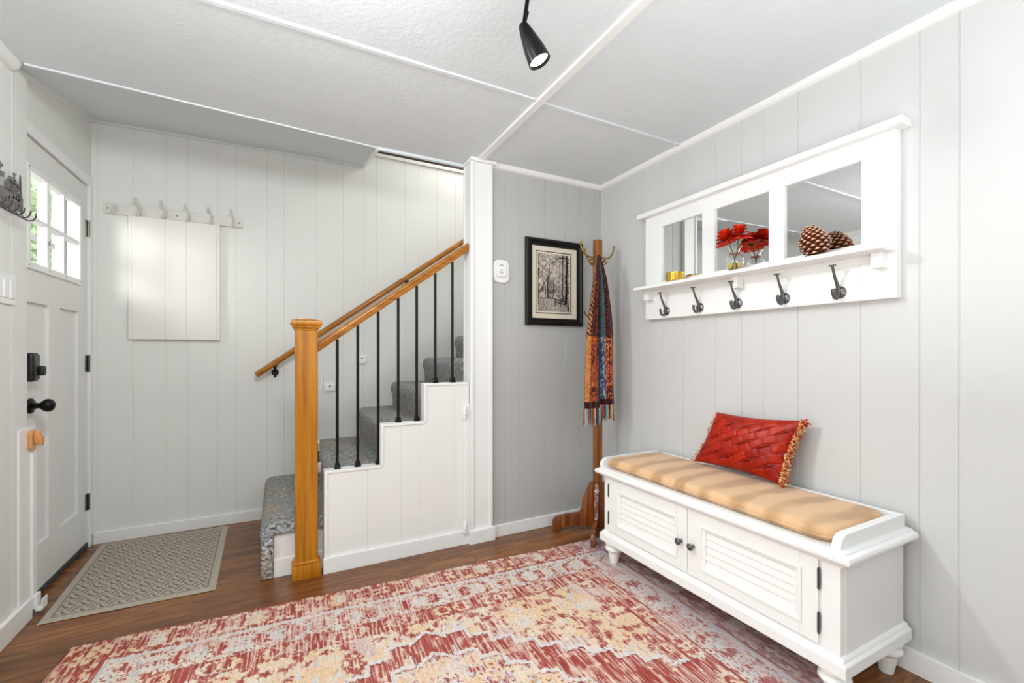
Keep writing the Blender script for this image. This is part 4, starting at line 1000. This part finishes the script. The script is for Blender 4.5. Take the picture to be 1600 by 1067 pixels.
# fringe on both short edges
rnd = random.Random(5)
def fringe(name, side, n, lo, hi, rad):
    V, F, C = [], [], []
    uo = 1.0 if side > 0 else 0.0
    out = ((BRc-BLc).normalized())*side; upv = (TRc-BRc).normalized()
    pal = [lin(c) for c in ((236, 186, 128), (222, 150, 90), (200, 60, 30), (176, 40, 20), (246, 214, 160))]
    for i in range(n):
        vv_ = rnd.random(); j = int(vv_*(nv-1)); p = Vector(base[-1 if side > 0 else 0, j])
        p = p+Vector(n3)*rnd.uniform(-0.014, 0.018)+out*rnd.uniform(-0.004, 0.004)
        d = (out*rnd.uniform(0.4, 1.1)+upv*rnd.uniform(-0.9, 0.5)+Vector(n3)*rnd.uniform(-0.6, 0.9)).normalized(); L = rnd.uniform(lo, hi); c = rnd.choice(pal)
        a = d.orthogonal().normalized(); b_ = d.cross(a); k0 = len(V)
        for f, rr in ((0, 0.5), (0.3, 1.0), (0.7, 1.1), (1.0, 0.5)):
            q = p+d*L*f
            for m in range(5): V.append(tuple(q+(a*math.cos(m*2*PI/5)+b_*math.sin(m*2*PI/5))*rad*rr)); C.append(c)
        for j2 in range(3):
            for m in range(5): F.append((k0+5*j2+m, k0+5*j2+(m+1) % 5, k0+5*j2+5+(m+1) % 5, k0+5*j2+5+m))
        F.append(tuple(k0+15+m for m in range(5)))
    me = bpy.data.meshes.new(name); me.from_pydata(V, [], F); me.update()
    at = me.color_attributes.new('pattern', 'FLOAT_COLOR', 'POINT')
    for i, c in enumerate(C): at.data[i].color = (*c, 1)
    return me
M['fringe'] = painted('fringe_yarn', 0.7, 0.2, 600, 0.2)
o = obj('fringe', fringe('fringe', 1, 900, 0.010, 0.022, 0.0021), M['fringe'], pl_, True, 180); o['label'] = 'thick gold and red beaded fringe'
obj('fringe', fringe('fringe', -1, 220, 0.003, 0.008, 0.0018), M['fringe'], pl_, True, 180)

# ------------------------------------------------------------------ coat tree
CX_, CY_ = 1.742, 2.192
ct = thing('coat_tree', 'brown wooden coat tree with brass hooks and four bracket feet in the corner', 'coat stand', (CX_, CY_, 0))
bm = NB(); hw = 0.0225
prof = [(0.022, 0.03), (0.027, 0.035), (0.027, 1.775), (0.026, 1.79), (0.020, 1.797)]
box(bm, CX_-hw, CX_+hw, CY_-hw, CY_+hw, 0.03, 1.797, 0.007, 3); obj('pole', bm, wood('amber_brown_wood', (92, 48, 10), (140, 80, 22), (176, 112, 40), 'Z', rough=0.3, coat=0.4), ct, True, 40)
def foot_prof(L):
    s = L/0.26
    return [(0.0, 0.02), (0.0, 0.305), (0.022, 0.305), (0.032, 0.300), (0.036, 0.285), (0.040, 0.268), (0.050, 0.258), (0.056, 0.240), (0.058, 0.225), (0.066, 0.210), (0.074, 0.195), (0.078, 0.170), (0.080, 0.145), (0.086, 0.120), (0.095, 0.108), (0.14*s+0.02, 0.104), (0.20*s, 0.094), (0.235*s, 0.086), (0.252*s, 0.074), (0.26*s, 0.055), (0.26*s, 0.012), (0.255*s, 0.0), (0.215*s, 0.0), (0.205*s, 0.010), (0.18*s, 0.030), (0.12*s, 0.040), (0.05, 0.036)]
rugz = 0.009
for deg, L, dz in ((150, 0.262, 0.0), (226, 0.262, rugz), (330, 0.165, 0.0), (46, 0.185, 0.0)):
    bm = NB(); prism(bm, [(p, q) for p, q in foot_prof(L)], 'Y', -0.0125, 0.0125)
    es = [e for e in bm.edges if abs(e.verts[0].co.y-e.verts[1].co.y) < 1e-6]
    bmesh.ops.bevel(bm, geom=es, offset=0.003, segments=2, profile=0.5, affect='EDGES')
    for vt in bm.verts:
        if vt.co.z < 0.11: vt.co.z = dz+vt.co.z*(0.11-dz)/0.11
    bm.transform(Matrix.Translation((CX_, CY_, 0)) @ Matrix.Rotation(math.radians(deg), 4, 'Z') @ Matrix.Translation((0.018, 0, 0)))
    obj('foot', bm, M['tree'], ct, True, 35)
def tree_hook(dirx, diry, z, big=True):
    bm = NB(); d = Vector((dirx, diry, 0)).normalized(); p0 = Vector((CX_, CY_, z))+d*0.026
    if big:
        prs = [(0.0, 0.0), (0.025, -0.004), (0.052, -0.001), (0.076, 0.012), (0.092, 0.034), (0.100, 0.056), (0.102, 0.070)]
        tube(bm, [p0+d*a+Vector((0, 0, b)) for a, b in prs], [0.006, 0.0055, 0.005, 0.0048, 0.0046, 0.0046, 0.005], 10)
        bmesh.ops.create_icosphere(bm, subdivisions=2, radius=0.0078, matrix=Matrix.Translation(p0+d*0.1015+Vector((0, 0, 0.076))))
    prs = [(0.0, -0.036), (0.015, -0.040), (0.032, -0.040), (0.042, -0.030)]
    tube(bm, [p0+d*a+Vector((0, 0, b)) for a, b in prs], [0.005, 0.0048, 0.0046, 0.005], 10)
    bmesh.ops.create_icosphere(bm, subdivisions=2, radius=0.0068, matrix=Matrix.Translation(p0+d*0.043+Vector((0, 0, -0.026))))
    s = Vector((-d.y, d.x, 0))
    A = p0-d*0.002
    pts = [A+s*a+Vector((0, 0, b)) for a, b in ((-0.009, -0.05), (0.009, -0.05), (0.009, 0.014), (-0.009, 0.014))]
    f = [bm.verts.new(p) for p in pts]; g_ = [bm.verts.new(p+d*0.004) for p in pts]
    bm.faces.new(f); bm.faces.new(g_[::-1])
    for i in range(4): bm.faces.new((f[i], f[(i+1) % 4], g_[(i+1) % 4], g_[i]))
    obj('hook', bm, M['brass'], ct, True, 40)
for d in ((-1, 0), (1, 0), (0, -1), (0, 1)): tree_hook(d[0], d[1], 1.690, d[1] >= 0)
for d in ((-1, 0), (1, 0)):
    bm = NB(); p0 = Vector((CX_+d[0]*0.026, CY_, 1.325))
    tube(bm, [p0, p0+Vector((d[0]*0.035, 0, -0.006)), p0+Vector((d[0]*0.062, 0, 0.004)), p0+Vector((d[0]*0.078, 0, 0.026))], [0.006, 0.005, 0.0046, 0.0055], 10); obj('hook', bm, M['brass'], ct, True)

# ------------------------------------------------------------------ scarf
sf = thing('patterned_scarf', 'long paisley scarf in rust, maroon, gold and teal hanging from the coat tree', 'scarf', (1.70, 2.12, 1.66))
SY = 2.125; ztop, zbot = 1.688, 0.765
def lobe(sgn, zb, seed):
    na, nz_ = 96, 240
    a, t = np.meshgrid(np.linspace(0, 2*PI, na), np.linspace(0, 1, nz_), indexing='ij')
    z = ztop+(zb-ztop)*t
    wdt = 0.005+0.049*np.clip(t*1.9, 0, 1)**0.75*(0.86+0.14*np.clip((t-0.5)*2, 0, 1))
    c = 1.700+sgn*(wdt*1.06-0.001)-0.008*t
    fold = 1+0.30*np.sin(3*a+seed+2.0*t)+0.16*np.sin(7*a+seed*2-3*t)
    dep = (0.012+0.016*np.clip(t*2.5, 0, 1))
    X = c+wdt*np.cos(a)*(1+0.03*np.sin(9*t+seed)); Y = SY-0.022*np.clip(t*6, 0, 1)+0.012+dep*np.sin(a)*fold
    P = np.stack([X, Y, z], -1)
    ang_ = np.where(np.sin(a) < 0, (np.cos(a)+1)/2, 2-(np.cos(a)+1)/2)  # 0..1 across the front, left to right
    s = ang_ if sgn < 0 else ang_
    hgt = z
    n1 = fbm(s*9+seed, hgt*22, 3+seed, 3); nn = vnoise(s*26, hgt*80, 9+seed)
    mar, dark, teal, blue, gold, rust, cream = [lin(x) for x in ((70, 20, 16), (20, 9, 10), (26, 112, 128), (56, 76, 108), (186, 120, 54), (158, 52, 20), (222, 200, 160))]
    C = mixc(mar, dark, (n1 > 0.5)*0.8)
    C = np.where((nn > 0.72)[..., None], lin((120, 56, 36)), C)
    if sgn < 0:
        k = (s < 0.10); ck = (np.sin(hgt*230+s*60)+2.2*nn > 1.2)
        C = np.where((k & ck)[..., None], gold*0.9+cream*0.1, C)
        k = (s > 0.80); C = np.where((k & (nn > 0.45))[..., None], lin((20, 16, 40)), C)
    else:
        k = (s < 0.30); C = np.where((k & (np.sin(hgt*150+s*14)+nn*2.4 > 1.25))[..., None], teal, C); C = np.where((k & (np.sin(hgt*150+s*14)+nn*2.4 <= 0.6))[..., None], lin((90, 96, 90)), C)
    # printed panel with strips
    pan = (hgt < 1.195)&(hgt > 0.812+0.012*(sgn > 0)); f = np.abs((s-0.52)/0.34)
    if sgn < 0:
        base_ = mixc(gold, lin((208, 140, 76)), nn); base_ = np.where((vnoise(s*60, hgt*160, 71) > 0.66)[..., None], lin((150, 80, 34)), base_)
        mid = (s > 0.15)&(s < 0.80); side = s >= 0.80
    else:
        base_ = mixc(blue, lin((150, 160, 150)), (nn > 0.55)*1.0)
        mid = (s > 0.32)&(s < 0.96); side = s >= 0.96
    m0 = 0.48 if sgn < 0 else 0.68
    pq = np.abs(s-m0)/0.24; mot = vnoise(pq*7+seed*5, hgt*95, 31); mot2 = np.sin(hgt*2*PI/0.085)+0.2-pq*1.6
    midc = mixc(rust, lin((188, 82, 38)), nn)
    midc = np.where((mot > 0.60)[..., None], lin((70, 18, 20)), midc); midc = np.where(((mot > 0.42)&(mot < 0.48))[..., None], lin((230, 150, 80)), midc)
    midc = np.where(((np.abs(mot2) < 0.16)&(pq < 0.8))[..., None], lin((44, 14, 20)), midc)
    PC = np.where(mid[..., None], midc, base_); PC = np.where(side[..., None], mixc(lin((40, 60, 90)), lin((24, 18, 30)), nn), PC)
    PC = np.where(((np.abs(pq-0.95) < 0.05))[..., None], lin((60, 20, 20)), PC)
    C = np.where(pan[..., None], PC, C)
    band = hgt <= 0.812+0.012*(sgn > 0); C = np.where(band[..., None], mixc(lin((58, 14, 16)), lin((38, 10, 14)), n1), C)
    fine = 0.8+0.4*vnoise(s*120, hgt*400, 44)
    C = C*fine[..., None]
    return P, C
M['scarf'] = painted('woven_scarf', 0.85, 0.3, 600, 0.15, sheen=0.3)
for sgn, zb, sd, lab in ((-1, 0.772, 1, 'left end with gold edge strip'), (1, 0.790, 4, 'right end with teal blue strip')):
    P, C = lobe(sgn, zb, sd)
    o = obj('scarf_end', grid_mesh('scarf_end', P, C), M['scarf'], sf, True, 180); o['label'] = lab
    V, F, Cl = [], [], []; rnd = random.Random(sd)
    pal = [lin(c) for c in ((60, 160, 176), (200, 70, 40), (236, 214, 160), (110, 30, 60), (30, 110, 160), (226, 190, 110), (150, 206, 200), (190, 60, 60), (40, 30, 40))]
    for i in range(52):
        a = 2*PI*i/52; j = int((i/52)*(P.shape[0]-1)); p = Vector(P[j, -1])+Vector((0, 0, 0.002)); L = rnd.uniform(0.088, 0.105); c = pal[(i//2) % len(pal)]
        k0 = len(V); nsg = 9
        for q in range(nsg):
            f = q/(nsg-1); pt = p+Vector((rnd.uniform(-1, 1)*0.0015+0.003*math.sin(i)*f, 0.003*math.cos(i*2)*f, -L*f))
            for m in range(5): V.append((pt.x+0.0024*math.cos(m*2*PI/5+q), pt.y+0.0024*math.sin(m*2*PI/5+q), pt.z)); Cl.append(c)
        for q in range(nsg-1):
            for m in range(5): F.append((k0+5*q+m, k0+5*q+(m+1) % 5, k0+5*q+5+(m+1) % 5, k0+5*q+5+m))
    me = bpy.data.meshes.new('fringe'); me.from_pydata(V, [], F); me.update()
    at = me.color_attributes.new('pattern', 'FLOAT_COLOR', 'POINT')
    for i, c in enumerate(Cl): at.data[i].color = (*c, 1)
    fo = obj('fringe', me, M['scarf'], o, True, 180)

# ------------------------------------------------------------------ doormat
M['mat'] = painted('ribbed_mat', 0.95, 0.6, 500, 0.1)
d0 = np.array((-0.868, 2.473)); d1 = np.array((-0.263, 2.462)); d2 = np.array((-0.288, 3.333)); d3 = np.array((-0.905, 3.350))
na, nb = 310, 440
u, v = np.meshgrid(np.linspace(0, 1, na), np.linspace(0, 1, nb), indexing='ij')
XY = (1-u)[..., None]*(1-v)[..., None]*d0+u[..., None]*(1-v)[..., None]*d1+u[..., None]*v[..., None]*d2+(1-u)[..., None]*v[..., None]*d3
a = u*0.61; b = v*0.875
edge = np.minimum(np.minimum(a, 0.61-a), np.minimum(b, 0.875-b))
# interlaced basket pattern of short paired grooves
p = a/0.062+b/0.082; q = a/0.062-b/0.082
ci = np.floor(p); cj = np.floor(q); fp = p-ci; fq = q-cj; par = (ci+cj) % 2
along = np.where(par == 0, fp, fq); across = np.where(par == 0, fq, fp)
curve = across+0.10*np.sin(PI*along)
gr = np.exp(-((curve-0.30)/0.095)**2)+np.exp(-((curve-0.78)/0.095)**2)
gr *= np.clip(1.6-np.abs(along-0.5)*2.0, 0, 1)
inner = edge > 0.040
gr = np.where(inner, gr, 0)+np.exp(-((edge-0.034)/0.0030)**2)*0.9
hz = 0.006+0.0022*(1-np.clip(gr, 0, 1)); hz = np.where(edge < 0.020, 0.0055, hz); hz = hz-0.003*np.clip(1-edge/0.006, 0, 1)
sp_ = vnoise(a*420, b*420, 7)
C = mixc(lin((200, 190, 176)), lin((172, 161, 148)), sp_)
C = mixc(C, lin((98, 86, 76)), np.clip(gr, 0, 1)*0.9)
tag(obj('doormat', grid_mesh('doormat', np.concatenate([XY, hz[..., None]], -1), C, skirt=(0, 0, 0)) if False else grid_mesh('doormat', np.concatenate([XY, hz[..., None]], -1), C), M['mat'], None, True, 180), 'grey beige ribbed doormat with a woven knot pattern in front of the entry door', 'doormat')

# ------------------------------------------------------------------ patterned rug
def rug_colours(a0, b0, W, L):
    red, red2, fred, pink = lin((176, 88, 78)), lin((138, 56, 52)), lin((208, 146, 132)), lin((222, 184, 174))
    gold, cream, whi, blu = lin((234, 202, 164)), lin((234, 220, 204)), lin((222, 218, 216)), lin((182, 172, 186))
    st = vnoise(a0*260, b0*13, 5)*0.6+vnoise(a0*520, b0*24, 6)*0.4       # fine yarn streaks along the length
    rag = vnoise(a0*150, b0*5, 41)-0.5
    a = a0+0.004*(vnoise(a0*60, b0*150, 43)-0.5); b = b0+0.013*rag+0.008*(st-0.5)
    d = np.minimum(np.minimum(a0, W-a0), np.minimum(b, L-b))
    n_mid = fbm(a*11, b*11, 2, 3); wear = fbm(a*6, b*6, 31, 4)
    rb = mixc(red, pink, np.clip((st-0.52)*2.6, 0, 1)); rb = mixc(rb, red2, np.clip((0.40-st)*3.0, 0, 1))
    gb_ = mixc(gold, cream, np.clip((n_mid-0.42)*3, 0, 1)); wb0 = mixc(whi, lin((196, 192, 196)), np.clip((0.5-st)*2, 0, 1))
    pk = mixc(fred, cream, np.clip((st-0.3)*1.7, 0, 1))
    def motif(x, y, tx, ty, sd, base, fr=6.0, lo=0.44, hi=0.64, fill=None, solid=None, line=None, alt=0.27, altc=None):
        """mirrored ornament in a repeating tile: outlined blobs with a filled heart"""
        ix = np.floor(x/tx); iy = np.floor(y/ty)
        px_ = np.abs((x/tx-ix)*2-1); py_ = np.abs((y/ty-iy)*2-1)
        qx = np.floor(px_*tx/2/0.006)*0.006; qy = np.floor(py_*ty/2/0.006)*0.006
        m = vnoise(qx*fr*9+sd*7.3+(ix % 3)*0.4, qy*fr*9+sd*3.1, 50+sd)*0.62+vnoise(qx*fr*20, qy*fr*20+ix*0.3, 90+sd)*0.38
        C = base
        C = np.where((m > lo)[..., None], fill, C); C = np.where(((m > lo)&(m < lo+0.035))[..., None], line, C)
        C = np.where((m > hi)[..., None], solid, C)
        C = np.where((m < alt)[..., None], altc if altc is not None else base, C)
        return C
    # corner field
    C = motif(a-W/2, b-L/2, 0.52, 0.40, 1, gb_, 3.6, 0.56, 0.66, pk, rb, rb, 0.24, wb0)
    C = np.where((wear > 0.57)[..., None], pk*0.6+wb0*0.4, C)
    # stepped medallion (profile measured along the width)
    ax_ = np.abs(a-W/2); cut = 0.46+0.05*0
    stp = 0.075
    prof_o = 0.50+np.floor(np.maximum(ax_-0.07, 0)/stp)*stp*0.74
    prof_o = np.where(ax_ < 0.07, 0.46+ax_*0.8, prof_o)
    ay = np.minimum(b, L-b)
    ro = ay-prof_o
    dist_x = np.abs((np.maximum(ax_-0.07, 0)/stp) % 1.0)*stp
    prof_i = prof_o+0.13+0.10*np.clip((ax_-0.2)/0.3, 0, 1)
    inb = (ro > 0)&(ay < prof_i)
    C = np.where(inb[..., None], motif(a-W/2, b, 0.7, 0.5, 8, rb, 2.6, 0.64, 0.9, pk, gb_, rb, 0.20, gb_), C)
    inner = ay >= prof_i
    C = np.where(inner[..., None], motif(a-W/2, b-L/2, 0.34, 0.42, 3, gb_, 4.4, 0.53, 0.72, wb0, rb, red2*1.3, 0.25, pk), C)
    core = (ay > prof_i+0.30); C = np.where(core[..., None], motif(a-W/2, b-L/2, 0.30, 0.36, 9, rb, 4, 0.52, 0.7, gb_, wb0, red2, 0.25, pk), C)
    riser = (dist_x < 0.014)&(ax_ > 0.075)
    for off, src in ((0, ro), (1, ay-prof_i)):
        ln = (np.abs(src) < 0.011)|(riser & (src > -0.011-0.0)&(src < stp*0.74+0.004)&(src > -0.011)) if False else (np.abs(src) < 0.010)
        rz = riser & (src > -stp*0.74)&(src < 0.010)
        C = np.where((ln | rz)[..., None], wb0*1.05, C)
        ln2 = (np.abs(src-0.014) < 0.003); C = np.where(ln2[..., None], red2*1.2, C)
    # border strips
    t = d; horiz = np.minimum(b, L-b) < np.minimum(a, W-a); s = np.where(horiz, a, b)
    k = t < 0.392; C = np.where(k[..., None], motif(s, t-0.35, 0.21, 0.14, 4, mixc(gb_, pk, (wear-0.4)*4), 5, 0.47, 0.56, rb, rb, rb, 0.27, wb0), C)
    C = np.where(((t > 0.384)&(t < 0.396))[..., None], rb, C)
    k = t < 0.318; C = np.where(k[..., None], motif(s+0.1, t-0.24, 0.27, 0.28, 5, wb0, 4.6, 0.45, 0.62, mixc(cream, pk, (wear-0.4)*3), rb, red, 0.22, mixc(gb_, wb0, 0.4+0*t)), C)
    C = np.where(((t > 0.306)&(t < 0.318))[..., None], rb, C)
    C = np.where(((t > 0.150)&(t < 0.172))[..., None], wb0, C); 
    k = t < 0.152; C = np.where(k[..., None], motif(s+0.05, t-0.075, 0.33, 0.20, 7, rb, 4.4, 0.47, 0.70, gb_, wb0, pk, 0.16, pk), C)
    C = np.where(((t > 0.138)&(t < 0.152))[..., None], rb, C); 
    C = np.where((t < 0.014)[..., None], red2*0.6+rb*0.5, C)
    # wear: the pile thins and a pale ground shows through in streaks
    fade = (st+0.6*(wear-0.5) > 0.60); C = np.where(fade[..., None], C*0.40+pink*0.30+cream*0.30, C)
    fleck = (vnoise(a0*90, b0*130, 61) > 0.86)&(wear < 0.56); C = np.where(fleck[..., None], C*0.4+rb*0.6, C)
    # part yarn colour, part painted-in light: warm gold entry side, mauve grey by bench
    kb = np.clip((a0-(W-0.34))/0.20, 0, 1)*0.70; C = C*(1-kb[..., None])+(C*0.38+blu*0.55)*kb[..., None]
    kg = np.clip((0.75-a0)/0.6, 0, 1)*0.30; C = C*(1-kg[..., None])+(C*np.array((1.05, 0.93, 0.80)))*kg[..., None]
    wv = 0.93+0.10*np.cos(b0*2*PI/0.0095)+0.26*(st-0.5)+0.16*(vnoise(a0*400, b0*500, 77)-0.5)
    return np.clip(C*wv[..., None], 0, 1)
RW, RL = 2.44, 3.05; ra_ = math.radians(-3.1)
na, nb = 760, 860
u, v = np.meshgrid(np.linspace(0, 1, na), np.linspace(0, 1, nb), indexing='ij')
a = u*RW; b = v*RL
C = rug_colours(a, b, RW, RL)
ex = np.array((math.cos(ra_), math.sin(ra_))); ey = np.array((math.sin(ra_), -math.cos(ra_)))
o0 = np.array((-0.692, 2.225))
edge = np.minimum(np.minimum(a, RW-a), np.minimum(b, RL-b))
XY = o0+a[..., None]*ex+b[..., None]*ey
wave = 0.004*np.sin(a*9)*np.exp(-b*14)
XY[..., 1] += wave
hz = 0.0085+0.0008*(fbm(a*30, b*30, 3, 2)-0.5)-0.007*np.clip(1-edge/0.008, 0, 1)
M['rug'] = painted('woven_rug', 0.95, 0.5, 420, 0.1, streak=(420, 60, 10))
tag(obj('patterned_rug', grid_mesh('patterned_rug', np.concatenate([XY, hz[..., None]], -1), C), M['rug'], None, True, 180), 'large faded red, gold and cream oriental style rug on the dark wood floor', 'rug')
